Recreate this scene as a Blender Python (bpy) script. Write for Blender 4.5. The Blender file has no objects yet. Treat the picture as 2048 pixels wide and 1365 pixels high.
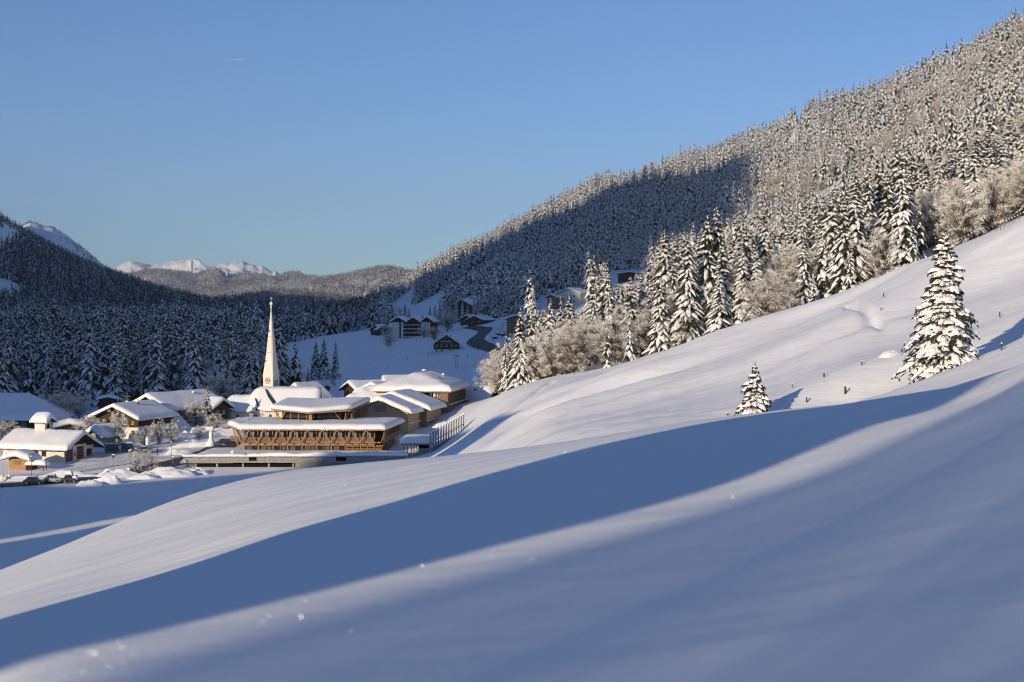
import bpy, bmesh, math, random
import numpy as np
from mathutils import Vector, Matrix
random.seed(7)
sc = bpy.context.scene
COL = sc.collection
D2R = math.radians
F = 2844.0            # focal length in photograph pixels (50 mm lens)
HZ = 640.0            # horizon row

# ------------------------------------------------------------------ camera
cam_data = bpy.data.cameras.new('camera')
cam = bpy.data.objects.new('camera', cam_data); COL.objects.link(cam)
cam.location = (0, 0, 0); cam.rotation_euler = (D2R(90), 0, 0)
cam_data.sensor_width = 36.0; cam_data.lens = 50.0
cam_data.shift_y = -(682.5 - HZ) / 2048.0
cam_data.clip_start = 0.1; cam_data.clip_end = 90000
cam_data.dof.use_dof = True; cam_data.dof.focus_distance = 400; cam_data.dof.aperture_fstop = 1.1
sc.camera = cam

# ------------------------------------------------------------------ light
PHI, ELEV = D2R(36), D2R(13.5)      # sun stands behind the camera, 36 deg to the left
to_sun = Vector((-math.sin(PHI)*math.cos(ELEV), -math.cos(PHI)*math.cos(ELEV), math.sin(ELEV)))
world = bpy.data.worlds.new('World'); sc.world = world; world.use_nodes = True
nt = world.node_tree; nt.nodes.clear()
o_ = nt.nodes.new('ShaderNodeOutputWorld'); bg = nt.nodes.new('ShaderNodeBackground')
sky = nt.nodes.new('ShaderNodeTexSky'); sky.sky_type = 'NISHITA'; sky.sun_disc = False
sky.sun_elevation = ELEV
sky.sun_rotation = math.atan2(to_sun.x, to_sun.y)
sky.altitude = 1000; sky.air_density = 1.0; sky.dust_density = 0.25; sky.ozone_density = 3.6
tint = nt.nodes.new('ShaderNodeMix'); tint.data_type = 'RGBA'; tint.blend_type = 'MULTIPLY'; tint.inputs[0].default_value = 1.0
tint.inputs[7].default_value = (0.79, 0.97, 1.20, 1)
nt.links.new(sky.outputs[0], tint.inputs[6]); nt.links.new(tint.outputs[2], bg.inputs[0]); nt.links.new(bg.outputs[0], o_.inputs[0])
bg.inputs[1].default_value = 0.107
sun_d = bpy.data.lights.new('sun', 'SUN'); sun_d.energy = 4.6; sun_d.angle = D2R(0.53); sun_d.color = (1.0, 0.82, 0.58)
sun = bpy.data.objects.new('sun', sun_d); COL.objects.link(sun)
sun.rotation_euler = to_sun.to_track_quat('Z', 'Y').to_euler()
sc.view_settings.view_transform = 'Standard'; sc.view_settings.look = 'None'
sc.view_settings.exposure = 0.0; sc.view_settings.gamma = 1.0
sc.view_settings.use_curve_mapping = False
sc.render.engine = 'CYCLES'
sc.cycles.max_bounces = 5; sc.cycles.diffuse_bounces = 4; sc.cycles.glossy_bounces = 2
sc.cycles.transmission_bounces = 3; sc.cycles.transparent_max_bounces = 4; sc.cycles.volume_bounces = 0
sc.cycles.use_denoising = True; sc.cycles.filter_width = 1.15
sc.cycles.use_adaptive_sampling = True; sc.cycles.adaptive_threshold = 0.02

# ------------------------------------------------------------------ helpers
def tag(o, label=None, cat=None, group=None, kind=None):
    if label: o['label'] = label
    if cat: o['category'] = cat
    if group: o['group'] = group
    if kind: o['kind'] = kind
    return o

def empty(name, label, cat, loc=(0, 0, 0), rz=0.0, group=None):
    o = bpy.data.objects.new(name, None); COL.objects.link(o)
    o.location = loc; o.rotation_euler = (0, 0, rz); o.empty_display_size = 0.5
    return tag(o, label, cat, group)

def mesh_obj(name, verts, faces, mat, parent=None, smooth=False, mats=None, mi=None):
    me = bpy.data.meshes.new(name)
    me.from_pydata(verts, [], faces)
    for m in (mats or [mat]): me.materials.append(m)
    if mi is not None: me.polygons.foreach_set('material_index', mi)
    if smooth: me.polygons.foreach_set('use_smooth', [True]*len(me.polygons))
    me.update()
    o = bpy.data.objects.new(name, me); COL.objects.link(o)
    if parent is not None: o.parent = parent
    return o

def copy_tree(o, parent=None):
    c = o.copy(); COL.objects.link(c)
    if parent is not None: c.parent = parent
    for ch in o.children: copy_tree(ch, c)
    return c

class MB:
    """collects simple shapes into one mesh"""
    def __init__(s): s.v = []; s.f = []; s.m = []; s.k = 0
    def add(s, vs, fs, k=None):
        n = len(s.v); s.v += [tuple(v) for v in vs]; s.f += [tuple(i+n for i in f) for f in fs]
        s.m += [s.k if k is None else k]*len(fs); return s
    def box(s, x0, x1, y0, y1, z0, z1, k=None):
        return s.add([(x0,y0,z0),(x1,y0,z0),(x1,y1,z0),(x0,y1,z0),(x0,y0,z1),(x1,y0,z1),(x1,y1,z1),(x0,y1,z1)],
              [(0,3,2,1),(4,5,6,7),(0,1,5,4),(1,2,6,5),(2,3,7,6),(3,0,4,7)], k)
    def prism(s, pts, z0, z1, k=None):      # vertical prism on a plan polygon (ccw)
        n = len(pts)
        return s.add([(p[0],p[1],z0) for p in pts]+[(p[0],p[1],z1) for p in pts],
              [tuple(range(n))[::-1], tuple(range(n, 2*n))]+[(i,(i+1)%n,(i+1)%n+n,i+n) for i in range(n)], k)
    def hull(s, bot, top, k=None):          # any two equal polygons joined
        n = len(bot)
        return s.add(list(bot)+list(top), [tuple(range(n))[::-1], tuple(range(n, 2*n))]+[(i,(i+1)%n,(i+1)%n+n,i+n) for i in range(n)], k)
    def bar(s, a, b, w, h=None, k=None):    # square bar between two points
        a = Vector(a); b = Vector(b); h = h or w; d = (b-a).normalized()
        up = Vector((0,0,1)) if abs(d.z) < .95 else Vector((0,1,0))
        x = d.cross(up).normalized()*w/2; y = d.cross(x).normalized()*h/2
        c = [a-x-y, a+x-y, a+x+y, a-x+y, b-x-y, b+x-y, b+x+y, b-x+y]
        return s.add(c, [(0,3,2,1),(4,5,6,7),(0,1,5,4),(1,2,6,5),(2,3,7,6),(3,0,4,7)], k)
    def tube(s, a, b, r0, r1=None, n=8, k=None):
        a = Vector(a); b = Vector(b); r1 = r0 if r1 is None else r1; d = (b-a).normalized()
        up = Vector((0,0,1)) if abs(d.z) < .9 else Vector((0,1,0))
        x = d.cross(up).normalized(); y = d.cross(x).normalized()
        vs = []
        for c, r in ((a, r0), (b, r1)):
            for i in range(n):
                t = 2*math.pi*i/n; vs.append(c+x*r*math.cos(t)+y*r*math.sin(t))
        return s.add(vs, [(i,(i+1)%n,(i+1)%n+n,i+n) for i in range(n)]+[tuple(range(n)), tuple(range(n,2*n))[::-1]], k)
    def lathe(s, prof, n=12, c=(0,0,0), k=None):   # profile of (r, z)
        vs = []; m = len(prof)
        for (r, z) in prof:
            for i in range(n):
                t = 2*math.pi*i/n; vs.append((c[0]+r*math.cos(t), c[1]+r*math.sin(t), c[2]+z))
        fs = [(j*n+i, j*n+(i+1)%n, (j+1)*n+(i+1)%n, (j+1)*n+i) for j in range(m-1) for i in range(n)]
        fs += [tuple(range(n))[::-1], tuple(range((m-1)*n, m*n))]
        return s.add(vs, fs, k)
    def obj(s, name, mat, parent=None, smooth=False, mats=None):
        return mesh_obj(name, s.v, s.f, mat, parent, smooth, mats, s.m if mats else None)

# vectorised value noise
_rs = np.random.RandomState(11)
_perm = _rs.permutation(4096).astype(np.int64); _val = _rs.rand(4096)*2-1
def vnoise(x, y, seed=0):
    x = np.asarray(x, float); y = np.asarray(y, float)
    xi = np.floor(x).astype(np.int64); yi = np.floor(y).astype(np.int64)
    fx = x-xi; fy = y-yi
    fx = fx*fx*fx*(fx*(fx*6-15)+10); fy = fy*fy*fy*(fy*(fy*6-15)+10)
    def h(a, b): return _val[_perm[(_perm[(a+seed*131) & 4095]+b) & 4095]]
    return ((h(xi,yi)*(1-fx)+h(xi+1,yi)*fx)*(1-fy)+(h(xi,yi+1)*(1-fx)+h(xi+1,yi+1)*fx)*fy)
def fbm(x, y, o=4, seed=0):
    s = 0; a = 1.0; t = 0
    for i in range(o):
        s = s+a*vnoise(x*2**i+17.3*i, y*2**i-9.1*i, seed+i); t += a; a *= .5
    return s/t
def sstep(a, b, x):
    t = np.clip((np.asarray(x, float)-a)/(b-a), 0, 1); return t*t*(3-2*t)

# ------------------------------------------------------------------ materials
def new_mat(name, base, rough=.8, spec=.3, noise=None, bump=None, metal=0.0, sss=0.0):
    """noise = (scale, colour2, low, high[, detail]); bump = (scale, strength, distance)"""
    m = bpy.data.materials.new(name); m.use_nodes = True; t = m.node_tree; p = t.nodes['Principled BSDF']
    p.inputs['Base Color'].default_value = (*base, 1); p.inputs['Roughness'].default_value = rough
    p.inputs['Specular IOR Level'].default_value = spec; p.inputs['Metallic'].default_value = metal
    co = None
    if noise or bump:
        co = t.nodes.new('ShaderNodeTexCoord')
    if noise:
        n = t.nodes.new('ShaderNodeTexNoise'); n.inputs['Scale'].default_value = noise[0]
        n.inputs['Detail'].default_value = noise[4] if len(noise) > 4 else 5
        r = t.nodes.new('ShaderNodeValToRGB')
        r.color_ramp.elements[0].position = noise[2]; r.color_ramp.elements[1].position = noise[3]
        r.color_ramp.elements[0].color = (*base, 1); r.color_ramp.elements[1].color = (*noise[1], 1)
        t.links.new(co.outputs['Object'], n.inputs['Vector']); t.links.new(n.outputs['Fac'], r.inputs[0])
        t.links.new(r.outputs[0], p.inputs['Base Color'])
    if bump:
        n2 = t.nodes.new('ShaderNodeTexNoise'); n2.inputs['Scale'].default_value = bump[0]; n2.inputs['Detail'].default_value = 6
        b = t.nodes.new('ShaderNodeBump'); b.inputs['Strength'].default_value = bump[1]; b.inputs['Distance'].default_value = bump[2]
        t.links.new(co.outputs['Object'], n2.inputs['Vector']); t.links.new(n2.outputs['Fac'], b.inputs['Height'])
        t.links.new(b.outputs[0], p.inputs['Normal'])
    return m
def wood_mat(name, base, dark, scale=(1, 1, 14), rough=.75):
    m = bpy.data.materials.new(name); m.use_nodes = True; t = m.node_tree; p = t.nodes['Principled BSDF']
    p.inputs['Roughness'].default_value = rough; p.inputs['Specular IOR Level'].default_value = .25
    co = t.nodes.new('ShaderNodeTexCoord'); mp = t.nodes.new('ShaderNodeMapping'); mp.inputs['Scale'].default_value = scale
    n = t.nodes.new('ShaderNodeTexNoise'); n.inputs['Scale'].default_value = 1.2; n.inputs['Detail'].default_value = 6
    r = t.nodes.new('ShaderNodeValToRGB'); r.color_ramp.elements[0].position = .35; r.color_ramp.elements[1].position = .68
    r.color_ramp.elements[0].color = (*dark, 1); r.color_ramp.elements[1].color = (*base, 1)
    t.links.new(co.outputs['Object'], mp.inputs[0]); t.links.new(mp.outputs[0], n.inputs['Vector'])
    t.links.new(n.outputs['Fac'], r.inputs[0]); t.links.new(r.outputs[0], p.inputs['Base Color'])
    return m
M = {}
SNOWC = (.88, .885, .90)
M['snow'] = new_mat('snow', SNOWC, .75, .25, noise=(.6, (.82,.83,.86), .35, .75), bump=(3.0, .7, .10))
M['crystal'] = new_mat('ice_crystal', (.95,.95,.95), .33, .8, metal=1.0)
M['snow_tree'] = new_mat('tree_snow', (.86,.86,.87), .8, .2)
M['needle'] = new_mat('spruce_needles', (.036,.041,.025), .8, .15, noise=(3, (.062,.056,.034), .4, .7))
M['bark'] = new_mat('bark', (.075,.055,.040), .9, .1, noise=(6, (.12,.09,.065), .4, .7))
M['twig'] = new_mat('twig', (.24,.185,.125), .85, .15, noise=(.5, (.36,.29,.20), .35, .7))
M['frost'] = new_mat('frosted_twig', (.84,.82,.78), .8, .15)
M['white'] = new_mat('render_white', (.74,.70,.60), .85, .2, noise=(1.4, (.66,.61,.51), .4, .75), bump=(8,.15,.02))
M['cream'] = new_mat('render_cream', (.76,.72,.63), .85, .2, noise=(1.1, (.68,.63,.54), .4, .75), bump=(8,.15,.02))
M['wood'] = wood_mat('larch_timber', (.47,.285,.145), (.29,.16,.08))
M['woodside'] = wood_mat('larch_boards', (.30,.195,.12), (.19,.12,.075), (1,1,10))
M['woodpale'] = wood_mat('pale_boards', (.62,.46,.27), (.50,.35,.19), (9,9,1))
M['woodgrey'] = wood_mat('weathered_boards', (.27,.17,.11), (.17,.10,.065), (1,1,12))
M['wooddark'] = wood_mat('dark_boards', (.085,.048,.028), (.045,.026,.016), (1,1,10))
M['woodred'] = wood_mat('red_brown_boards', (.30,.11,.06), (.18,.06,.035), (9,9,1))
M['concrete'] = new_mat('concrete', (.34,.32,.29), .9, .2, noise=(1.5, (.24,.23,.21), .35, .7), bump=(6,.2,.03))
M['asphalt'] = new_mat('asphalt', (.055,.052,.052), .8, .3, noise=(.35, (.10,.10,.105), .35, .75), bump=(10,.3,.02))
M['pack'] = new_mat('packed_snow', (.78,.77,.77), .7, .3, noise=(.5, (.60,.58,.57), .38, .72), bump=(3,.5,.08))
M['glass'] = new_mat('window_glass', (.015,.020,.026), .08, .6)
M['curtain'] = new_mat('curtain', (.22,.23,.22), .9, .1)
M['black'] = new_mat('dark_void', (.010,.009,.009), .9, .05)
M['metal'] = new_mat('grey_metal', (.22,.22,.23), .45, .5, metal=.6)
M['darkmetal'] = new_mat('dark_metal', (.05,.05,.055), .5, .4, metal=.3)
M['red'] = new_mat('red_door', (.26,.035,.028), .5, .4, noise=(3,(.20,.028,.024),.4,.7))
M['maroon'] = new_mat('clock_red', (.16,.018,.014), .7, .3)
M['green'] = new_mat('green_shutter', (.035,.10,.05), .7, .3)
M['gold'] = new_mat('gilt', (.75,.60,.30), .3, .5, metal=.8)
M['brick'] = new_mat('chimney_brick', (.30,.12,.07), .9, .2, noise=(8,(.18,.08,.05),.4,.6))
M['rock'] = new_mat('rock', (.16,.15,.15), .9, .2)
# ------------------------------------------------------------------ ground: one height field
def col(px, *kn): return [(px, d, py) for d, py in kn]
def colz(px, *kn): return [(px, d, HZ-z/d*F) for d, z in kn]
CP = []
for px, k in ((-900, .0), (-300, .0), (0, 0), (1024, 0), (2048, 0), (2500, 0)):
    X = (px-1024)/F
    for d in (1.5, 3, 6):
        zz = -1.62+.17*X*d-.035*d
        CP.append((px, d, HZ-zz/d*F))
CP += colz(0,(9.3,-2.24),(13,-3.1))+colz(500,(11,-2.22))+colz(1000,(14,-2.2))+colz(1500,(18,-2.06))+colz(2048,(12,-1.2))+colz(-900,(12,-4.2))+colz(2600,(12,-.6))
CP += colz(-900, (25,-10.5),(60,-19),(90,-25),(200,-31),(300,-31),(430,-31),(700,-29),(1300,-10),(2200,350),(2800,560),(4500,560))
CP += col(-300, (25,1330),(50,1310),(90,1240))+colz(-300, (130,-27),(200,-30),(300,-27),(430,-24),(700,-22),(1200,-16))+col(-300,(1600,640),(2100,540),(2600,350),(3600,400))
CP += col(0, (25,1275),(50,1212),(90,1140))+colz(0, (120,-23),(150,-27.5),(200,-29.5),(250,-29),(300,-27),(360,-24),(430,-24),(600,-23),(900,-20),(1300,-16))+col(0,(1600,655),(2000,600),(2400,520),(2800,438),(3400,470),(4500,560))
CP += col(280, (50,1140),(105,1036))+colz(280, (140,-24),(170,-27.5),(200,-28.8),(250,-29),(300,-27),(360,-24),(430,-24),(600,-23),(900,-20),(1300,-17))+col(280,(1700,660),(2300,620),(3200,566),(4200,600))
CP += col(550, (25,1120),(50,1055),(115,966))+colz(550, (150,-22),(200,-26.5),(250,-28.3),(300,-27),(360,-24),(420,-23.5),(600,-20),(900,-18),(1300,-18))+col(550,(1700,668),(2600,640),(3600,610),(4400,588),(5200,620))
CP += col(150,(2950,513))+col(205,(3050,530))
CP += col(420, (1700,664),(2500,630),(3600,602),(4300,610))+colz(420,(900,-20),(1300,-17))
CP += colz(650, (430,-23.5),(500,-21.0),(650,-16),(800,-12.5),(950,-9.6),(1100,-16),(1300,-22),(2000,-20))+col(650,(3000,638),(4300,596),(5000,620))
CP += col(790, (25,1055),(50,1000),(110,940))+colz(790, (140,-17.5),(200,-24.5),(250,-27.6),(300,-27),(360,-24),(430,-22.5),(500,-20),(650,-14.5),(780,-11),(1000,-7),(1400,0))+col(790,(1800,622),(2400,604),(3000,592),(4000,625))
CP += col(750, (3800,625),(4600,612),(5200,625))
CP += colz(870, (285,-26.4),(330,-25),(380,-23.5))+colz(935, (200,-20.8),(265,-21.6),(300,-22.4),(335,-21.5),(370,-21))
CP += colz(900, (430,-23.5),(480,-21),(600,-15),(700,-11),(900,-2.5),(1200,9))+col(900,(1900,576),(2700,541),(3500,590))
CP += col(1000,(25,1003),(50,950),(100,908))+colz(1000,(130,-14),(170,-17.3),(210,-17.8),(260,-17.2),(315,-16.0),(380,-21),(450,-20),(550,-13.5),(650,-7.5),(780,-1),(1100,13))+col(1000,(1700,552),(2500,490),(3300,560))
CP += col(1155,(50,920),(95,893))+colz(1155,(130,-11.6),(160,-13.2),(230,-14.5),(312,-11.1),(370,-13.5),(500,-9),(750,9))+col(1155,(1500,512),(2300,408),(3000,500))
CP += col(1300,(90,865))+colz(1300,(130,-10.5),(200,-11.5),(308,-7.3),(400,-6),(700,11),(900,27))+col(1300,(1500,450),(2200,362),(2900,450))
CP += col(1480,(25,905),(50,855),(80,835))+colz(1480,(110,-8.7),(150,-10.0),(200,-8.2),(300,-1.6),(360,-.5),(650,18))+col(1480,(1250,452),(1700,355),(2100,304),(2700,380))
CP += col(1700,(25,850),(72,808))+colz(1700,(105,-7.3),(140,-7.5),(180,-4.1),(290,4.8),(400,9))+col(1700,(650,530),(1150,400),(1900,222),(2500,300))
CP += colz(1830,(275,12),(350,16))+col(1830,(700,400),(1200,275),(1820,175))
CP += col(1990,(25,790),(60,765))+colz(1990,(90,-5.2),(130,-4.2),(160,-2),(190,2.5),(262,16),(330,22))+col(1990,(650,320),(1200,180),(1720,90),(2300,180))
CP += colz(2250,(25,.2),(45,-.6),(80,-2.5),(130,1),(190,9),(262,30),(330,40),(650,110),(1200,300))+col(2250,(1650,-10),(2200,80))
CP += colz(2900,(30,3),(60,5),(130,14),(260,60),(650,240),(1200,560),(1650,800))
CP = np.array(CP, float)
def _warp(px, d): return np.stack([px/420.0, np.log(d)*2.8], -1)
_C = _warp(CP[:,0], CP[:,1]); _n = len(CP)
def _phi(r2): return .5*r2*np.log(np.maximum(r2, 1e-12))
_A = _phi(((_C[:,None]-_C[None])**2).sum(-1))+np.eye(_n)*0.02
_Pm = np.hstack([np.ones((_n,1)), _C])
_S = np.zeros((_n+3, _n+3)); _S[:_n,:_n] = _A; _S[:_n,_n:] = _Pm; _S[_n:,:_n] = _Pm.T
_w = np.linalg.solve(_S, np.concatenate([(HZ-CP[:,2])/F, np.zeros(3)]))
def ground_np(x, y):
    x = np.asarray(x, float).ravel(); y = np.asarray(y, float).ravel()
    px = np.clip(1024+F*x/y, -1300, 3300); q = _warp(px, y)
    out = np.empty(len(x))
    for i in range(0, len(x), 20000):
        r2 = ((q[i:i+20000,None]-_C[None])**2).sum(-1)
        out[i:i+20000] = _phi(r2)@_w[:_n]+_w[_n]+q[i:i+20000]@_w[_n+1:]
    z = out*y
    # flatten the village floor
    vil = sstep(225, 255, y)*(1-sstep(395, 440, y))*(1-sstep(640, 780, px))
    z = z*(1-vil)+(-29.0+.07*np.clip(y-268, 0, 72))*vil
    # wind-shaped undulation of the slopes
    a = x*.86+y*.5; b = -x*.5+y*.86        # streaks run up the slope to the right
    mid = sstep(118, 150, y)*(1-sstep(330, 420, y))*sstep(930, 1120, px)
    z = z+mid*(2.0*vnoise(a/60, b/18, 3)+.9*vnoise(a/28, b/7.5, 5)+.30*fbm(a/10, b/2.6, 3, 8)+.5*np.maximum(0, vnoise(a/30, b/11, 6)-.25))
    fld = sstep(440, 520, y)*(1-sstep(1000, 1300, y))
    z = z+fld*.5*fbm(a/40, b/22, 3, 21)
    near = 1-sstep(90, 140, y)
    z = z+near*(np.minimum(y, 60)/60)*(.10*vnoise(a/16, b/5, 31)+.04*vnoise(a/6, b/2, 33))
    lf = sstep(135, 190, y)*(1-sstep(225, 250, y))*(1-sstep(820, 980, px))
    z = z+lf*(.28*vnoise(a/30, b/9, 41)+.14*fbm(x/7, y/4, 3, 43))
    # trodden trench on the open slope and a path at the foot of the grove
    for (pts, wd, dp) in (([(63.0,268.0),(57.5,240.0),(54.2,222.0),(52.7,209.0),(50.4,193.0)], .8, 1.0), ([(8.5,300.0),(5.5,285.0),(4.0,272.0),(-1.0,255.0)], .9, .5)):
        for (ax, ay), (bx, by) in zip(pts[:-1], pts[1:]):
            L2 = (bx-ax)**2+(by-ay)**2; t = np.clip(((x-ax)*(bx-ax)+(y-ay)*(by-ay))/L2, 0, 1)
            dd = np.hypot(x-ax-t*(bx-ax), (y-ay-t*(by-ay))); k = (t > 0) & (t < 1)
            z = z-np.where(k, dp*np.exp(-(dd/wd)**2)*np.minimum(1, 6*t*(1-t)+.45), 0)
    z = z+sstep(900, 1800, y)*y*(.007*fbm(x/420, y/420, 4, 61)+np.where(px > 900, .007*vnoise(x/130, y/260, 63)+.003*vnoise(x/45, y/90, 64), 0))
    return z
def gz(x, y): return float(ground_np([x], [y])[0])
def G(px, d, dz=0.0):
    x = d*(px-1024)/F; return Vector((x, d, gz(x, d)+dz))
def W(px, py, d): return Vector((d*(px-1024)/F, d, d*(HZ-py)/F))
def proj(p): return (1024+F*p[0]/p[1], HZ-F*p[2]/p[1])

# material: snow on the open ground, with drifts, soft relief and fine crust
def ground_mat():
    m = bpy.data.materials.new('ground_snow'); m.use_nodes = True; t = m.node_tree; p = t.nodes['Principled BSDF']
    p.inputs['Roughness'].default_value = .72; p.inputs['Specular IOR Level'].default_value = .22
    co = t.nodes.new('ShaderNodeTexCoord')
    n = t.nodes.new('ShaderNodeTexNoise'); n.inputs['Scale'].default_value = .09; n.inputs['Detail'].default_value = 5
    r = t.nodes.new('ShaderNodeValToRGB'); r.color_ramp.elements[0].position = .35; r.color_ramp.elements[1].position = .7
    r.color_ramp.elements[0].color = (.89,.895,.91,1); r.color_ramp.elements[1].color = (.85,.86,.885,1)
    t.links.new(co.outputs['Object'], n.inputs['Vector']); t.links.new(n.outputs['Fac'], r.inputs[0]); t.links.new(r.outputs[0], p.inputs['Base Color'])
    prev = None
    for sc_, st, di, rot in ((.30,.8,.30,1), (1.6,.5,.06,1), (11,.6,.016,0), (60,.7,.004,0)):
        n2 = t.nodes.new('ShaderNodeTexNoise'); n2.inputs['Scale'].default_value = sc_; n2.inputs['Detail'].default_value = 4
        if rot:
            mp = t.nodes.new('ShaderNodeMapping'); mp.inputs['Rotation'].default_value = (0,0,-.52); mp.inputs['Scale'].default_value = (.3,1,1)
            t.links.new(co.outputs['Object'], mp.inputs[0]); t.links.new(mp.outputs[0], n2.inputs['Vector'])
        else: t.links.new(co.outputs['Object'], n2.inputs['Vector'])
        b = t.nodes.new('ShaderNodeBump'); b.inputs['Strength'].default_value = st; b.inputs['Distance'].default_value = di
        t.links.new(n2.outputs['Fac'], b.inputs['Height'])
        if prev: t.links.new(prev.outputs[0], b.inputs['Normal'])
        prev = b
    t.links.new(prev.outputs[0], p.inputs['Normal'])
    return m
M['ground'] = ground_mat()

def grid_obj(name, X, Y, Z, mat, **kw):
    r, c = X.shape
    me = bpy.data.meshes.new(name); me.vertices.add(r*c)
    me.vertices.foreach_set('co', np.stack([X, Y, Z], -1).ravel())
    i = np.arange(r*c).reshape(r, c)
    q = np.stack([i[:-1,:-1], i[:-1,1:], i[1:,1:], i[1:,:-1]], -1).reshape(-1, 4)
    me.loops.add(q.size); me.polygons.add(len(q))
    me.loops.foreach_set('vertex_index', q.ravel()); me.polygons.foreach_set('loop_start', np.arange(len(q))*4)
    me.polygons.foreach_set('loop_total', np.full(len(q), 4)) if False else None
    me.polygons.foreach_set('use_smooth', np.ones(len(q), bool))
    me.materials.append(mat); me.update(calc_edges=True); me.validate()
    o = bpy.data.objects.new(name, me); COL.objects.link(o); tag(o, **kw); return o

PXS = np.concatenate([np.linspace(-1200, -150, 40)[:-1], np.linspace(-150, 2250, 420), np.linspace(2250, 3200, 40)[1:]])
DS = np.concatenate([np.exp(np.linspace(math.log(1.3), math.log(230), 330))[:-1], np.linspace(230, 460, 190)[:-1], np.exp(np.linspace(math.log(460), math.log(5400), 260))])
PX, DD = np.meshgrid(PXS, DS)
XX = DD*(PX-1024)/F
ZZ = ground_np(XX, DD).reshape(XX.shape)
ground = grid_obj('ground', XX, DD, ZZ, M['ground'], kind='structure', label='snow covered slopes and valley floor')
# ground under and behind the camera
gx, gy = np.meshgrid(np.linspace(-60, 60, 61), np.linspace(-70, 1.6, 60))
gzz = -1.66+.17*gx*(1/(1+np.abs(gx)/30))-.03*gy-.02*np.maximum(0, np.abs(gx)-2)
grid_obj('snow_slope', gx, gy, gzz, M['ground'], kind='structure', label='snow slope behind the viewpoint')

# ---- terrain visibility for placing trees: running horizon per column
SLOPE = ZZ/DD
RUN = np.maximum.accumulate(SLOPE, axis=0)
def horizon_before(px, d):
    i = np.clip(np.searchsorted(DS, d)-1, 0, len(DS)-1); j = np.clip(np.searchsorted(PXS, px), 0, len(PXS)-1)
    return RUN[i, j]

# ------------------------------------------------------------------ unseen ridges to the left and behind, shaped to cast the shade bands
uh = Vector((math.cos(PHI), -math.sin(PHI))); sh = Vector((-math.sin(PHI), -math.cos(PHI)))
def uv_of(p):
    u = p[0]*uh.x+p[1]*uh.y; s = p[0]*sh.x+p[1]*sh.y
    return u, p[2]*math.cos(ELEV)-s*math.sin(ELEV)
def ridge(name, knots, D, half, label, res=220, base=-60, rough=0.0, fine=40):
    """unseen shade-casting ridge across the sun's direction at distance D; knots are (u, crest height over the sun line)"""
    us = np.linspace(knots[0][0], knots[-1][0], res)
    vs = np.interp(us, [k[0] for k in knots], [k[1] for k in knots])
    vs = vs+rough*fbm(us/fine, us*0, 4, 5)
    zc = (vs+D*math.sin(ELEV))/math.cos(ELEV)
    ts = np.linspace(-1, 1, 25)
    U, T = np.meshgrid(us, ts)
    Zc = np.repeat(zc[None], len(ts), 0)
    Z = base+(Zc-base)*(1-np.abs(T))**1.15
    S = D+T*half
    Z += (1-np.abs(T))*np.abs(T)*rough*4*fbm(U/(half*.4), S/(half*.4), 4, 9)
    X = U*uh.x+S*sh.x; Y = U*uh.y+S*sh.y
    return grid_obj(name, X, Y, Z, M['ground'], kind='structure', label=label)
ridge('mountain', [(-4200,300),(-3300,800),(-2600,730),(-1900,545),(-1580,495),(-1180,515),(-900,560),(-806,590),(-560,345),(-459,220),(-420,140),(-385,100),(-345,40),(-300,-40)], 1500, 700, 'high ridge left of the valley that keeps the far side in shade', rough=6)
ridge('hill', [(-480,120),(-462,160),(-440,168),(-412,164),(-385,140),(-361,118),(-335,96),(-310,79),(-285,70),(-274,66),(-269,40),(-264,-20)], 130, 70, 'unseen spur left of the village added to shade the field', rough=1.5, fine=12, res=500, base=-60)  # added out of view; its steep end cuts the sun off the field
ridge('hill', [(-262,-40),(-232,4),(-205,9),(-192,20),(-182,31),(-170,31),(-168.6,-8),(-165.6,-8),(-164,31),(-146,32),(-138,10),(-120,3),(-80,3),(-72,-20)], 62, 40, 'unseen hill left of the field shaped for its shadow', rough=1.0, fine=9, res=500, base=-50)  # added shadow caster; the notch lets one thin stripe of sun through
ridge('shade_bank', [(-40,-9),(-34,-7),(-31,9),(-24,12),(-12,9),(-9.3,4.5),(-8.6,1.7),(-8.25,.5),(-7.85,-1.0),(-7.6,-5),(-7,-9)], 26, 14, 'unseen bank left of the viewpoint added to shade the near snow', rough=.2, fine=3, res=500, base=-14)  # added bank, crest drawn to cast the near shadow band
ridge('hill', [(-12,-14),(-6,-6),(8,-4),(60,-4),(90,-30)], 115, 60, 'unseen low hill added under the shading trunks', rough=.2, fine=6, res=200, base=-45)  # added base for the trunks, kept below the sun line
_bw = MB(); bw_r = random.Random(8); bw_u = -6.9  # comb of trunks added out of view to let part of the sun through
while bw_u < 62:
    bw_w = bw_r.uniform(.24, .40); bw_D = 115+bw_r.uniform(-6, 6); bw_top = 2.5+.22*max(0, bw_u+6)+bw_r.uniform(0, 2)+(6 if bw_u > 4 else 0)
    bw_z0 = (-12+bw_D*math.sin(ELEV))/math.cos(ELEV); bw_z1 = (bw_top+2.5+bw_D*math.sin(ELEV))/math.cos(ELEV)
    bw_c = uh*bw_u+sh*bw_D; bw_h = uh*bw_w/2; bw_k = sh*.15
    _bw.hull([(*( bw_c-bw_h-bw_k)[:2], bw_z0), (*(bw_c+bw_h-bw_k)[:2], bw_z0), (*(bw_c+bw_h+bw_k)[:2], bw_z0), (*(bw_c-bw_h+bw_k)[:2], bw_z0)], [(*(bw_c-bw_h*.8-bw_k)[:2], bw_z1), (*(bw_c+bw_h*.8-bw_k)[:2], bw_z1), (*(bw_c+bw_h*.8+bw_k)[:2], bw_z1), (*(bw_c-bw_h*.8+bw_k)[:2], bw_z1)])
    bw_u += bw_w+bw_r.uniform(.012, .042)
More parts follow.
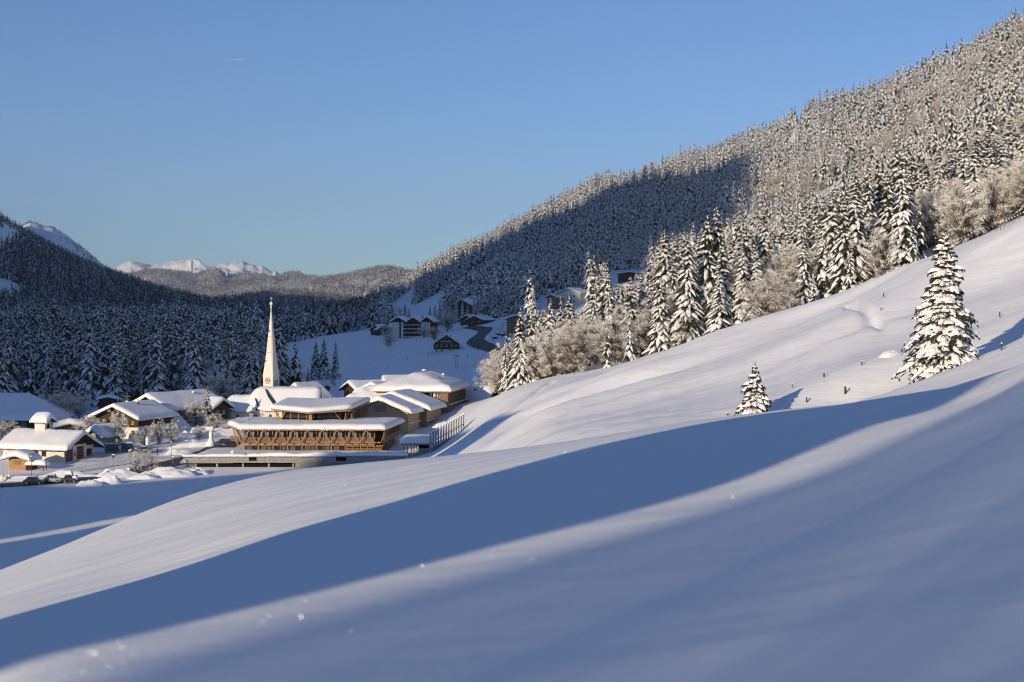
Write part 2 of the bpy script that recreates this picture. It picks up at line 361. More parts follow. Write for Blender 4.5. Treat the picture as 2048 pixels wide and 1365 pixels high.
bw_o = _bw.obj('shade_trunks', M['bark'], None); tag(bw_o, 'unseen trunks added behind the viewpoint to thin the sunlight', kind='stuff')
# ------------------------------------------------------------------ trees
rnd = random.Random(3)
def spruce_mesh(H=22.0, R=3.6, levels=36, per=6, seg=3, teeth=True, seed=1, snow=.85, bare=.06, fat=1.0, dm=1.0, cover=1.0):
    r = random.Random(seed); mb = MB()
    for li in range(levels):
        t = (li+.5)/levels; z0 = H*(bare+(1-bare)*t**.93)
        L0 = R*(1-t)**.80*(.85+.3*r.random())+.12
        n = max(3, int(round(per*(1-.35*t))))
        for b in range(n):
            a = 2*math.pi*(b+r.random()*.8)/n+li*1.3
            z0 = H*(bare+(1-bare)*min(1,max(0,t+r.uniform(-1.8,1.8)/levels))**.93)
            L = L0*r.uniform(.68, 1.12)
            if r.random() < .05: continue
            dx, dy = math.cos(a), math.sin(a); lx, ly = -dy, dx
            w = L*(.30 if L > 1 else .42)*r.uniform(.8, 1.2)*fat
            drop = r.uniform(.5, .85)*dm
            pts = []
            for k in range(seg+1):
                s = k/seg
                rr = L*(.06+.94*s); zz = z0+.10*L*math.sin(s*1.6)-drop*L*s**1.5
                pts.append((dx*rr, dy*rr, zz+r.uniform(-.03,.03)*L))
            base = len(mb.v); vs = []; fs = []; ks = []
            for k, p in enumerate(pts):
                s = k/seg; ww = w*(math.sin(math.pi*min(1, s*.75+.22)))*(1 if k < seg else .25)
                j1, j2 = r.uniform(.7,1.25), r.uniform(.7,1.25)
                vs += [(p[0]+lx*ww*j1, p[1]+ly*ww*j1, p[2]-.42*ww), p, (p[0]-lx*ww*j2, p[1]-ly*ww*j2, p[2]-.42*ww)]
            for k in range(seg):
                i = 3*k; fs += [(i,i+1,i+4,i+3),(i+1,i+2,i+5,i+4)]; ks += [0, 0]
            if teeth:
                for k in range(1, seg+1):
                    for sd in (0, 2):
                        for q in range(2):
                            if r.random() < .8:
                                e = vs[3*k+sd]; e0 = vs[3*(k-1)+sd]; f = r.random()
                                m = tuple(e0[c]+(e[c]-e0[c])*f for c in range(3))
                                g = .16*w+.10; q0 = len(vs)
                                vs += [(m[0]-dx*g, m[1]-dy*g, m[2]+.05), (m[0]+dx*g, m[1]+dy*g, m[2]+.02), (m[0]+dx*g*1.3+(lx if sd == 0 else -lx)*g*1.2, m[1]+dy*g*1.3+(ly if sd == 0 else -ly)*g*1.2, m[2]-g*1.9)]
                                fs.append((q0, q0+1, q0+2)); ks.append(0)
            # snow lying on the branch
            if r.random() < snow:
                h = (.14+.07*L)*r.uniform(.7, 1.4); q0 = len(vs); k0 = 0 if r.random() < .5 else 1
                f0 = r.uniform(.62, .98)*cover
                kk = list(range(k0, seg+1))
                for k in kk:
                    p = pts[k]; s = k/seg; ww = f0*w*(math.sin(math.pi*min(1, s*.75+.22)))*(1 if k < seg else .3)*r.uniform(.75, 1.15)
                    e = (1 if 0 < k < seg else .35)
                    vs += [(p[0]+lx*ww, p[1]+ly*ww, p[2]-.38*ww+.05), (p[0]+lx*ww*.45, p[1]+ly*ww*.45, p[2]-.1*ww+h*e), (p[0]-lx*ww*.45, p[1]-ly*ww*.45, p[2]-.1*ww+h*e), (p[0]-lx*ww, p[1]-ly*ww, p[2]-.38*ww+.05)]
                for k in range(len(kk)-1):
                    i = q0+4*k; fs += [(i,i+1,i+5,i+4),(i+1,i+2,i+6,i+5),(i+2,i+3,i+7,i+6)]; ks += [1,1,1]
                i = q0+4*(len(kk)-1); fs.append((i,i+1,i+2,i+3)); ks.append(1)
            n0 = len(mb.v); mb.v += vs; mb.f += [tuple(x+n0 for x in f) for f in fs]; mb.m += ks
    # leader
    mb.tube((0,0,H*.93), (0,0,H*1.02), .07, .01, 4, 0)
    return mb
def tree_proto(name, mb, trunk_h, trunk_r, mats=None, joined=False):
    """returns (crown mesh, trunk mesh) or one joined mesh for mass planting"""
    mats = mats or [M['needle'], M['snow_tree']]
    if joined:
        k = len(mats); mb.k = k; mb.tube((0,0,-1.5), (0,0,trunk_h), trunk_r, trunk_r*.3, 5, k)
        return mk_mesh(name, mb, mats+[M['bark']])
    c = mk_mesh('crown', mb, mats)
    tb = MB(); tb.tube((0,0,-1.5), (0,0,trunk_h*.4), trunk_r, trunk_r*.75, 7); tb.tube((0,0,trunk_h*.4), (0,0,trunk_h), trunk_r*.75, trunk_r*.2, 6)
    return c, mk_mesh('trunk', tb, [M['bark']])
def mk_mesh(name, mb, mats):
    me = bpy.data.meshes.new(name); me.from_pydata(mb.v, [], mb.f)
    for m in mats: me.materials.append(m)
    me.polygons.foreach_set('material_index', mb.m); me.update(); return me

def bush_mesh(H=11.0, R=5.0, n1=9, n2=7, n3=7, n4=4, seed=1, frost=.55, trunkf=.16, tw=.055, up=.35):
    """bare broadleaf tree: limbs, branches, twigs with rime and snow on their upper sides"""
    r = random.Random(seed); mb = MB()
    def rib(a, b, w, k, flat=False):
        a = Vector(a); b = Vector(b); d = b-a
        x = d.cross(Vector((r.uniform(-1,1), r.uniform(-1,1), r.uniform(-1,1))))
        if x.length < 1e-4: return
        x = x.normalized()*w
        if k == 1: 
            x = d.cross(Vector((0,0,1))); x = (x.normalized() if x.length > 1e-4 else Vector((1,0,0)))*w
        n = len(mb.v); mb.v += [tuple(a-x), tuple(a+x), tuple(b+x*.35), tuple(b-x*.35)]; mb.f.append((n,n+1,n+2,n+3)); mb.m.append(k)
    def grow(p, d, L, w, lev):
        d = d.normalized(); e = p+d*L
        mid = p+d*L*.5+Vector((r.uniform(-.06,.06), r.uniform(-.06,.06), r.uniform(-.02,.10)))*L
        if lev <= 1:
            mb.tube(p, mid, w, w*.7, 4, 0); mb.tube(mid, e, w*.7, w*.4, 4, 0)
            up_ = Vector((0,0,w*1.1)); rib(p+up_, mid+up_*.9, w*.9, 1); rib(mid+up_*.9, e+up_*.5, w*.7, 1)
        else:
            k = 1 if r.random() < frost*(1.0 if lev > 2 else .7)*(.55+.5*min(1, p.z/(H*.5))) else 0
            w *= (1.5 if k else 1.0)
            rib(p, mid, w, k); rib(mid, e, w*.7, k)
            if lev == 2 and r.random() < .7: rib(p+Vector((0,0,w)), e+Vector((0,0,w)), w*1.4, 1)
        if lev >= 4: return
        n = (n2, n3, n4)[lev-1] if lev >= 1 else n1
        for i in range(n):
            s = r.uniform(.25, 1.0); q = p+(mid-p)*(s*2) if s < .5 else mid+(e-mid)*(s*2-1)
            v = Vector((r.gauss(0,1), r.gauss(0,1), r.gauss(.12 if lev < 2 else -.1,.75))).normalized()
            nd = (d*.45+v*1.0).normalized()
            grow(q, nd, L*(r.uniform(.40,.58) if lev < 2 else r.uniform(.30,.5)), w*(.5 if lev < 2 else .62), lev+1)
    th = H*trunkf*1.6
    for i in range(n1):
        a = 2*math.pi*(i+r.random()*.7)/n1; tilt = r.uniform(.1, 1.7)
        d = Vector((math.cos(a)*tilt*R/H*2.2, math.sin(a)*tilt*R/H*2.2, 1.0-tilt*.62))
        grow(Vector((0,0,th*r.uniform(.5,1.3))), d, H*r.uniform(.42,.62), tw*2.0, 1)
    return mb

def tuft_tree(H=12.0, R=4.6, clumps=70, per=44, seed=1, frost=.75, tw=.035):
    """rimed broadleaf tree: trunk and curved limbs that carry rounded clumps of fine twigs"""
    r = random.Random(seed); mb = MB(); cz = H*.50; rz = H*.50
    for c in range(clumps):
        while True:
            d = Vector((r.gauss(0,1), r.gauss(0,1), r.gauss(0,1))).normalized(); q = r.uniform(.30, 1.0)**.5
            lump = 1+.22*math.sin(3*math.atan2(d.y, d.x)+seed)+.15*math.sin(5*d.z+seed*2)
            p = Vector((d.x*R*q*lump, d.y*R*q*lump, cz+d.z*rz*q))
            if p.z > H*.06: break
        k0 = Vector((p.x*.12, p.y*.12, max(.3, p.z*.45))); k1 = k0.lerp(p, .55)+Vector((0,0,.08*H*r.uniform(0, 1)))
        w = .022+.03*r.random(); mb.tube(k0, k1, w*1.3, w*.8, 3, 2); mb.tube(k1, p, w*.8, w*.35, 3, 2)
        if r.random() < .45: mb.tube(k1+Vector((0,0,w)), p+Vector((0,0,w)), w*.8, w*.4, 3, 1)
        cr_ = r.uniform(.13, .26)*R*(1.15-.4*abs(d.z))
        outer = .35+.65*q; light = frost*(.55+.45*max(0, min(1, .5+.6*d.z)))*outer*r.uniform(.6, 1.25)
        for i in range(per):
            e = Vector((r.gauss(0,1), r.gauss(0,1), r.gauss(.15,.8))).normalized(); a = p+e*cr_*r.uniform(0, .75); t = (e*1.0+d*.35+Vector((r.gauss(0,.5), r.gauss(0,.5), r.gauss(-.05,.4)))).normalized(); L = r.uniform(.16, .42)*(.6+R*.09)*(.035/min(tw,.06))**-.0
            kk = 1 if r.random() < light+(.25 if e.z > .3 else -.1) else 0; ww = tw*(1.7 if kk else 1.0)*r.uniform(.7, 1.3)
            x = t.cross(Vector((r.uniform(-1,1), r.uniform(-1,1), r.uniform(-1,1)))); x = x.normalized()*ww if x.length > 1e-3 else Vector((ww,0,0)); b = a+t*L
            n = len(mb.v); mb.v += [tuple(a-x), tuple(a+x), tuple(b+x*.3), tuple(b-x*.3)]; mb.f.append((n,n+1,n+2,n+3)); mb.m.append(kk)
    return mb

SP_NEAR = [tree_proto('spruce', spruce_mesh(22, R*1.08, 44, 8, 3, True, 10+i, sn, .03, .82), 18, .26) for i, (R, sn) in enumerate(((3.5,.85),(4.1,.8),(3.0,.9),(3.7,.75)))]
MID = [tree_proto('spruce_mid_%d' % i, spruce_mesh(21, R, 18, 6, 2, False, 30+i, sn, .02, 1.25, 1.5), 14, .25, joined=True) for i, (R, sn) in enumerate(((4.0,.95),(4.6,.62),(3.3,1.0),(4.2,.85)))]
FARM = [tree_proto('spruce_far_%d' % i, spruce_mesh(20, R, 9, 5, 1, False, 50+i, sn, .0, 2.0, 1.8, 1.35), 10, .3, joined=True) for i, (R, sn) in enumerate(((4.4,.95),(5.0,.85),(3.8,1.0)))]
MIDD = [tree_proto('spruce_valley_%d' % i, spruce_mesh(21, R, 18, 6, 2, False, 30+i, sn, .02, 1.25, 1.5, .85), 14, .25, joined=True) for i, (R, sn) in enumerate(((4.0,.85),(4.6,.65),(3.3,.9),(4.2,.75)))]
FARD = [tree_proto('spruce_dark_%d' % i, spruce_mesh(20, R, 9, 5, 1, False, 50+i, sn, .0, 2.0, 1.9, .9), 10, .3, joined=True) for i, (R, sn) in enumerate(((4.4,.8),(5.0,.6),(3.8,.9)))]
BU_NEAR = [tree_proto('broadleaf', tuft_tree(12, R, int(nc*1.5), 84, 70+i, fr, tw=.024), 5.5, .22, [M['twig'], M['frost'], M['bark']]) for i, (R, fr, nc) in enumerate(((4.8,.85,84),(5.6,.75,100),(4.2,.95,72),(5.0,.6,84)))]
BU_MID = [tree_proto('broadleaf_mid_%d' % i, tuft_tree(12, 4.9+i*.5, 40, 26, 80+i, fr, tw=.07), 4, .3, [M['twig'], M['frost'], M['bark']], joined=True) for i, fr in enumerate((.8, .35, .5))]

SP_LABEL = {}
def stand(kind, p, h, rz, label, group, cat='tree', name=None, tilt=0.0, wide=1.0):
    """one tree as its own thing with crown and trunk"""
    protos, H = (SP_NEAR, 22.0) if kind == 'spruce' else (BU_NEAR, 12.0)
    c, t = protos[rnd.randrange(len(protos))]
    o = empty(name or ('spruce_tree' if kind == 'spruce' else 'broadleaf_tree'), label, cat, p, rz, group)
    o.scale = (h/H*wide, h/H*wide, h/H); o.rotation_euler[0] = tilt
    for nm, me in (('crown', c), ('trunk', t)):
        q = bpy.data.objects.new(nm, me); COL.objects.link(q); q.parent = o
    return o

def scatter(name, meshes, pts, scl, rot, idx, label):
    """one mass of plants: points carrying instances"""
    pc = bpy.data.collections.new(name+'_kinds')
    for i, me in enumerate(meshes):
        q = bpy.data.objects.new('%02d_%s' % (i, me.name), me); pc.objects.link(q)
    me = bpy.data.meshes.new(name); me.vertices.add(len(pts)); me.vertices.foreach_set('co', np.asarray(pts, float).ravel())
    for nm, ty, dat in (('scl','FLOAT',scl),('rot','FLOAT',rot),('idx','INT',idx)):
        at = me.attributes.new(nm, ty, 'POINT'); at.data.foreach_set('value', np.asarray(dat, np.float32 if ty == 'FLOAT' else np.int32))
    me.update()
    o = bpy.data.objects.new(name, me); COL.objects.link(o)
    g = bpy.data.node_groups.new(name, 'GeometryNodeTree'); g.interface.new_socket('Geometry', in_out='INPUT', socket_type='NodeSocketGeometry'); g.interface.new_socket('Geometry', in_out='OUTPUT', socket_type='NodeSocketGeometry')
    N = g.nodes; gi = N.new('NodeGroupInput'); go = N.new('NodeGroupOutput'); iop = N.new('GeometryNodeInstanceOnPoints'); ci = N.new('GeometryNodeCollectionInfo')
    ci.inputs['Collection'].default_value = pc; ci.inputs['Separate Children'].default_value = True; ci.inputs['Reset Children'].default_value = True
    iop.inputs['Pick Instance'].default_value = True
    def att(nm, ty):
        a = N.new('GeometryNodeInputNamedAttribute'); a.data_type = ty; a.inputs['Name'].default_value = nm; return a.outputs['Attribute']
    L = g.links.new
    L(gi.outputs[0], iop.inputs['Points']); L(ci.outputs[0], iop.inputs['Instance']); L(att('idx','INT'), iop.inputs['Instance Index'])
    cx = N.new('ShaderNodeCombineXYZ'); L(att('rot','FLOAT'), cx.inputs[2])
    L(cx.outputs[0], iop.inputs['Rotation']); L(att('scl','FLOAT'), iop.inputs['Scale']); L(iop.outputs[0], go.inputs[0])
    md = o.modifiers.new('plants', 'NODES'); md.node_group = g
    return tag(o, label, kind='stuff')

def inpoly(x, y, poly):
    x = np.asarray(x); y = np.asarray(y); c = np.zeros(x.shape, bool); n = len(poly)
    for i in range(n):
        x1, y1 = poly[i]; x2, y2 = poly[(i+1) % n]
        if y1 == y2: continue
        k = ((y1 > y) != (y2 > y)) & (x < (x2-x1)*(y-y1)/(y2-y1)+x1); c ^= k
    return c
CLEAR = [
 [(520,698),(640,674),(745,657),(850,640),(1000,622),(1050,640),(1040,700),(992,800),(560,800),(520,770)],   # open field and far hamlet
 [(778,612),(829,574),(831,606),(818,622),(800,650),(775,645)],
 [(803,622),(838,606),(874,588),(905,568),(945,545),(1003,512),(1006,530),(964,578),(938,602),(910,618),(886,632),(864,650),(850,660),(800,655)],
 [(-60,452),(18,456),(36,464),(40,484),(22,488),(10,498),(-60,505)],
 [(-60,546),(0,556),(25,565),(50,580),(34,596),(0,596),(-60,600)],
 [(1180,545),(1296,540),(1305,588),(1240,612),(1185,605)],
 [(1068,590),(1175,590),(1190,660),(1060,660)],
 [(1585,250),(1612,244),(1630,246),(1600,262)], [(1745,178),(1790,166),(1800,176),(1760,190)],
 [(55,674),(100,674),(140,669),(140,684),(55,684)], [(460,682),(520,660),(560,664),(560,690),(470,690)],
]
def crest_d(px): return np.interp(px, [900, 985, 1080, 1155, 1300, 1480, 1700, 1830, 1990, 2250], [372, 352, 327, 320, 313, 304, 296, 280, 268, 268])
rs = np.random.RandomState(5)
def candidates(d0, d1, sp, px0=-130, px1=2180):
    """jittered grid over the wedge of land between two depths"""
    x0 = d1*(px0-1024)/F; x1 = d1*(px1-1024)/F
    gx_, gy_ = np.meshgrid(np.arange(x0, x1, sp), np.arange(d0, d1, sp))
    x = gx_.ravel()+rs.uniform(-.5,.5,gx_.size)*sp; y = gy_.ravel()+rs.uniform(-.5,.5,gx_.size)*sp
    px = 1024+F*x/y
    k = (px > px0) & (px < px1) & (y > 150); return x[k], y[k]
def plant_zone(d0, d1, sp, hmean):
    x, y = candidates(d0, d1, sp); z = ground_np(x, y); px = 1024+F*x/y; py = HZ-F*z/y
    h = hmean*(.5+.85*rs.beta(2, 2, len(x)))*(.85+.3*(fbm(x/60, y/60, 2, 71)+.5))
    keep = np.ones(len(x), bool)
    for p in CLEAR: keep &= ~inpoly(px, py, p)
    keep &= ~((px < 985) & (y < np.interp(px, [-200,0,120,240,420,520,600,985],[420,400,395,385,382,392,420,440])))
    keep &= ~((px >= 985) & (y < crest_d(px)+rs.uniform(2,10,len(x))))
    keep &= ~((px > 960) & (px < 1060) & (y > 440) & (y < 780))
    keep &= ~((px > 1100) & (y > 500) & (fbm(x/38, y/60, 3, 53) > .40))
    # snow ridge above the tree line on the left
    back = (px < 230) & (y > 3250) & (px > 60); keep &= ~(back & (rs.rand(len(x)) < .85))
    # drop trees that the land in front hides altogether
    keep &= (z+h*1.0)/y > horizon_before(px, y-sp)-.0006
    return x[keep], y[keep], z[keep], h[keep], px[keep], py[keep]
zones = [(300, 620, 5.2, 21), (620, 1300, 7.5, 24), (1300, 2700, 9.6, 27), (2700, 5100, 11.0, 20)]
allp = [plant_zone(*z) for z in zones]
X_, Y_, Z_, H_, PX_, PY_ = [np.concatenate([a[i] for a in allp]) for i in range(6)]
# where the broadleaf trees stand
dec = fbm(X_/90, Y_/90, 3, 91)
pdec = np.where((PX_ > 980) & (Y_ < 470), .50+.5*(fbm(X_/16, Y_/30, 2, 47) > .05)-.2, np.where((PX_ > 1250) & (Y_ < 1500), np.where(dec > .0, .72, .12), np.where((PX_ < 800) & (Y_ < 1400), .12, .08)))
pdec = np.where((PX_ > 975) & (PX_ < 1180) & (Y_ < 400), .85, pdec)
isdec = rs.rand(len(X_)) < pdec
H_ = np.where(isdec, H_*np.where((PX_ > 980) & (Y_ < 480), .80, .68), H_)
# young growth at the very edge of the wood
edge = (PX_ > 985) & (Y_ < crest_d(PX_)+12); H_ = np.where(edge, H_*np.where(isdec, rs.uniform(.55,1.5,len(H_)), rs.uniform(.4,.8,len(H_))), H_)
H_ = np.where((PX_ > 985) & (PX_ < 1330) & (Y_ < 430), H_*.84, H_)
H_ = np.where((PX_ < 985) & (Y_ > 2700), H_*.8, H_)
for (a_, b_, row, far_) in ((1222, 1294, 564, 890), (1072, 1180, 616, 735), (1012, 1056, 660, 636)):      # low growth below the houses on the slope
    m_ = (PX_ > a_) & (PX_ < b_) & (Y_ < far_); H_ = np.where(m_, np.minimum(H_, Y_*(HZ-row)/F-Z_), H_)
_ok = (H_ > 2.5) & ~(isdec & (PX_ > 980) & (Y_ < 480) & (rs.rand(len(H_)) < .42)); X_, Y_, Z_, H_, PX_, PY_, isdec = [q[_ok] for q in (X_, Y_, Z_, H_, PX_, PY_, isdec)]
H_ = np.where(isdec & (Y_ < 520), np.minimum(H_, 13.5), H_)
show = H_/Y_
ROT = rs.rand(len(X_))*6.283
def split(mask, n):
    i = np.where(mask)[0]; i = i[np.argsort(-show[i])]; return i[:n], i[n:]
s_near, s_rest = split(~isdec, 240); d_near, d_rest = split(isdec, 250)
def wood_of(i):
    if PX_[i] > 985:
        return ('sunlit', 'at the edge of the sunlit grove above the snow slope') if Y_[i] < 430 else ('sunlit', 'in the sunlit grove behind its first row of trees')
    return ('shaded', 'in the shaded wood behind the village')
for i in s_near:
    w, where = wood_of(i)
    stand('spruce', (X_[i], Y_[i], Z_[i]-.3), H_[i], ROT[i], 'snow laden spruce '+where, 'spruces '+where, wide=rnd.uniform(.9,1.15))
for i in d_near:
    w, where = wood_of(i)
    stand('broadleaf', (X_[i], Y_[i], Z_[i]-.3), H_[i], ROT[i], 'bare frosted broadleaf '+where, 'bare trees '+where, wide=rnd.uniform(.9,1.2))
for (px, top, dd_, wd_) in ((1040,617,350,1.0),(1062,612,352,1.05),(1101,598,350,1.1),(1122,591,356,1.0),(1139,589,350,1.15),(1186,568,345,1.1),(1209,576,348,1.0),(1261,556,340,1.1),(1283,546,345,1.0),(1302,543,352,1.05),(1347,520,350,1.0),(1012,668,352,.8)):
    x_ = dd_*(px-1024)/F; z_ = gz(x_, dd_)
    stand('spruce', (x_, dd_, z_-.3), dd_*(HZ-top)/F-z_+.3, px*1.3, 'sunlit spruce rising above the bare trees at the lower end of the grove', 'spruces rising above the lower grove', wide=wd_)
def mass(name, ids, meshes, H, label, off=0):
    ids = np.asarray(ids)
    scatter(name, meshes, np.stack([X_[ids], Y_[ids], Z_[ids]-.3], 1), H_[ids]/H, ROT[ids], rs.randint(0, len(meshes), len(ids)), label)
m1 = s_rest[(PX_[s_rest] > 760)]; m0 = s_rest[(Y_[s_rest] < 1500) & (PX_[s_rest] <= 760)];  m3 = s_rest[(Y_[s_rest] >= 1500) & (PX_[s_rest] <= 760)]
mass('spruce_forest', m1, MID, 22.0, 'snow covered spruce forest on the lower mountain slope')
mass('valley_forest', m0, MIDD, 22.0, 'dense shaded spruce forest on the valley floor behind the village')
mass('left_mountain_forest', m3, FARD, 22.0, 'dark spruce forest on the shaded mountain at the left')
mass('broadleaf_wood', d_rest, BU_MID, 12.0, 'bare frosted broadleaf trees among the mountain spruces')
print('TREES', len(s_near), len(d_near), len(m1), len(m3), len(d_rest))
# ------------------------------------------------------------------ building helpers
def quad_grid(q, n, m):
    q = [np.array(p, float) for p in q]
    s = np.linspace(0, 1, n+1); t = np.linspace(0, 1, m+1); S, T = np.meshgrid(s, t)
    P = [(q[0][k]*(1-S)+q[1][k]*S)*(1-T)+(q[3][k]*(1-S)+q[2][k]*S)*T for k in (0, 1)]
    return P[0], P[1], S, T
def shell(name, X, Y, Zb, Zt, mat, parent, smooth=True):
    """closed thick sheet from a bottom and a top height grid"""
    r, c = X.shape; v = [(float(X[i,j]), float(Y[i,j]), float(Zt[i,j])) for i in range(r) for j in range(c)]
    v += [(float(X[i,j]), float(Y[i,j]), float(Zb[i,j])) for i in range(r) for j in range(c)]; n = r*c; f = []
    for i in range(r-1):
        for j in range(c-1):
            a = i*c+j; f.append((a, a+1, a+c+1, a+c)); f.append((n+a, n+a+c, n+a+c+1, n+a+1))
    ring = [j for j in range(c)]+[i*c+c-1 for i in range(1, r)]+[(r-1)*c+j for j in range(c-2, -1, -1)]+[i*c for i in range(r-2, 0, -1)]
    for k in range(len(ring)):
        a, b = ring[k], ring[(k+1) % len(ring)]; f.append((a, a+n, b+n, b))
    return mesh_obj(name, v, f, mat, parent, smooth)
SNSEED = [100]
def snow_roof(parent, q, hf, T=.75, r=.7, name='roof_snow', n=18, m=14, lump=.10, out=.12):
    """snow lying on a roof: follows the roof, rounded and slightly overhanging at its edges"""
    SNSEED[0] += 7; sd = SNSEED[0]
    e = [0, .012, .04, .09]; base_s = np.concatenate([e, np.linspace(.14, .86, n), [1-x for x in e[::-1]]])
    base_t = np.concatenate([e, np.linspace(.14, .86, m), [1-x for x in e[::-1]]])
    if n % 2 == 0: base_s = np.sort(np.append(base_s, .5))
    qq = [np.array(p, float) for p in q]; c = sum(qq)/4
    qq = [p+(p-c)/max(np.linalg.norm(p-c), .01)*out for p in qq]
    S, Tt = np.meshgrid(base_s, base_t)
    X = (qq[0][0]*(1-S)+qq[1][0]*S)*(1-Tt)+(qq[3][0]*(1-S)+qq[2][0]*S)*Tt
    Y = (qq[0][1]*(1-S)+qq[1][1]*S)*(1-Tt)+(qq[3][1]*(1-S)+qq[2][1]*S)*Tt
    ls = (np.linalg.norm(qq[1]-qq[0])+np.linalg.norm(qq[2]-qq[3]))/2; lt = (np.linalg.norm(qq[3]-qq[0])+np.linalg.norm(qq[2]-qq[1]))/2
    ds = np.minimum(S, 1-S)*ls; dt = np.minimum(Tt, 1-Tt)*lt
    def prof(d): u = np.clip(d/r, 0, 1); return np.sqrt(1-(1-u)**2)
    H = np.vectorize(lambda x, y: hf(x, y))(X, Y)
    th = T*(.30+.70*prof(ds)*prof(dt))*(1+lump*1.6*fbm(X/2.5+sd, Y/2.5, 3, 3))
    # drop the rim by an uneven amount so the eaves look broken
    rim = (ds < 1e-6) | (dt < 1e-6)
    Zb = H+.02-np.where(rim, .10+.10*vnoise(X*2.1+sd, Y*2.1, 9), 0)
    return shell(name, X, Y, Zb, H+th, M['snow'], parent)
def roof_slab(parent, q, hf, th=.18, mat='wooddark', n=8, m=2, name='roof'):
    X, Y, S, T = quad_grid(q, n, m)
    H = np.vectorize(lambda x, y: hf(x, y))(X, Y)
    return shell(name, X, Y, H-th, H, M[mat], parent, False)
def inset_quad(q, d):
    c = (sum(p[0] for p in q)/4, sum(p[1] for p in q)/4)
    return [((p[0]-c[0])*(1-d/max(abs(p[0]-c[0]), .1))+c[0], (p[1]-c[1])*(1-d/max(abs(p[1]-c[1]), .1))+c[1]) for p in q]

def window(parent, x, z, w, h, y=0.0, frame='white', glass='glass', shutters=None, axis='x', sill=True, bars=True, depth=.10):
    """window on a wall facing -y (axis x) or facing +x (axis y; x is then the y position and y the x position)"""
    def bx(mb, a0, a1, d0, d1, z0, z1):
        if axis == 'x': mb.box(a0, a1, y-d1, y-d0, z0, z1)
        elif axis == 'y': mb.box(y+d0, y+d1, a0, a1, z0, z1)
        else: mb.box(y-d1, y-d0, a0, a1, z0, z1)
    t = .07*max(w, h)**.5
    f = MB(); bx(f, x-w/2, x-w/2+t, .01, depth, z, z+h); bx(f, x+w/2-t, x+w/2, .01, depth, z, z+h); bx(f, x-w/2+t, x+w/2-t, .01, depth, z, z+t); bx(f, x-w/2+t, x+w/2-t, .01, depth, z+h-t, z+h)
    if bars: bx(f, x-t*.35, x+t*.35, .012, depth-.01, z+t, z+h-t)
    if sill: bx(f, x-w/2-.06, x+w/2+.06, .01, depth+.08, z-.07, z-.002)
    fo = f.obj('window', M[frame], parent)
    g = MB(); bx(g, x-w/2+t*.5, x+w/2-t*.5, .005, .03, z+t*.5, z+h-t*.5); g.obj('pane', M[glass], fo)
    if shutters:
        for s in (-1, 1):
            q = MB(); a = x+s*(w/2+w*.26); bx(q, a-w*.24, a+w*.24, .012, .06, z, z+h); q.obj('shutter', M[shutters], fo)
    return fo

def gable_house(label, p, rz, w, L, h, rise, wall='wooddark', lower=None, lower_h=0, ov=1.0, T=.7, wins=(), side=(), cat='house', name='chalet', roofmat='wooddark', wl=None, r=.6, dig=2.0, chim=(), roof_dz=0.0, ovf=None, leftfrac=.5, snow_n=14):
    """gable end at local y=0 facing the front, ridge running back along +y; centre of the gable at local x=0"""
    o = empty(name, label, cat, p, rz)
    xl, xr = -w*leftfrac, w*(1-leftfrac); k = rise/(w/2)
    hf = lambda x, y: h+rise-abs(x)*k
    def body(z0, z1, mat, nm, gable, ins=0.0):
        mb = MB(); a, b = xl+ins, xr-ins
        if gable:
            pts = [(a, z0), (b, z0), (b, hf(b, 0)-.15), (0, h+rise-.15), (a, hf(a, 0)-.15)]
        else: pts = [(a, z0), (b, z0), (b, z1), (a, z1)]
        mb.hull([(x, ins, z) for x, z in pts], [(x, L-ins, z) for x, z in pts]); return mb.obj(nm, M[mat], o)
    if lower: body(-dig, lower_h, lower, 'ground_floor', False); body(lower_h, h, wall, 'wall', True, -.06)
    else: body(-dig, h, wall, 'wall', True)
    ovf = ov*1.1 if ovf is None else ovf
    q = [(xl-ov, -ovf), (xr+ov, -ovf), (xr+ov, L+ov*.6), (xl-ov, L+ov*.6)]
    roof_slab(o, q, hf, .2, roofmat, 8 if leftfrac == .5 else 16)
    snow_roof(o, q, hf, T, r, n=snow_n, m=12)
    for wd in wins: window(o, *wd[:4], y=(-.06 if (lower and wd[1] >= lower_h) else 0.0), **(wd[4] if len(wd) > 4 else {}))
    for wd in side: window(o, *wd[:4], y=xr+(.06 if (lower and wd[1] >= lower_h) else 0), axis='y', **(wd[4] if len(wd) > 4 else {}))
    for (cx, cy, ch) in chim: chimney(o, cx, cy, hf(cx, cy)+T*.2, ch)
    return o, hf, (xl, xr)
def chimney(o, x, y, z, h=1.2, w=.55, mat='brick'):
    c = MB(); c.box(x-w/2, x+w/2, y-w/2, y+w/2, z-1, z+h); c.box(x-w*.62, x+w*.62, y-w*.62, y+w*.62, z+h+.01, z+h+.09)
    k = c.obj('chimney', M[mat], o)
    s = MB(); s.lathe([(w*.55, 0), (w*.68, .12), (w*.6, .32), (w*.3, .45), (.02, .48)], 10, (x, y, z+h+.1)); s.obj('snow_cap', M['snow'], k, True)
def balcony(o, x0, x1, z, y=-1.0, mat='wooddark', snow=True, hh=.9, axis='x'):
    b = MB(); b.box(x0, x1, y, -.02, z-.12, z); k = b.obj('balcony', M[mat], o)
    r = MB(); n = max(3, int((x1-x0)/.35))
    r.box(x0, x1, y, y+.07, z+hh-.08, z+hh); r.box(x0, x1, y+.01, y+.06, z+.05, z+.13)
    for i in range(n): a = x0+(x1-x0)*(i+.5)/n; r.box(a-.11, a+.11, y+.015, y+.055, z+.13, z+hh-.08)
    r.obj('railing', M[mat], k)
    if snow:
        s = MB(); s.box(x0, x1, y-.03, y+.10, z+hh+.005, z+hh+.16); s.obj('snow_strip', M['snow'], k)
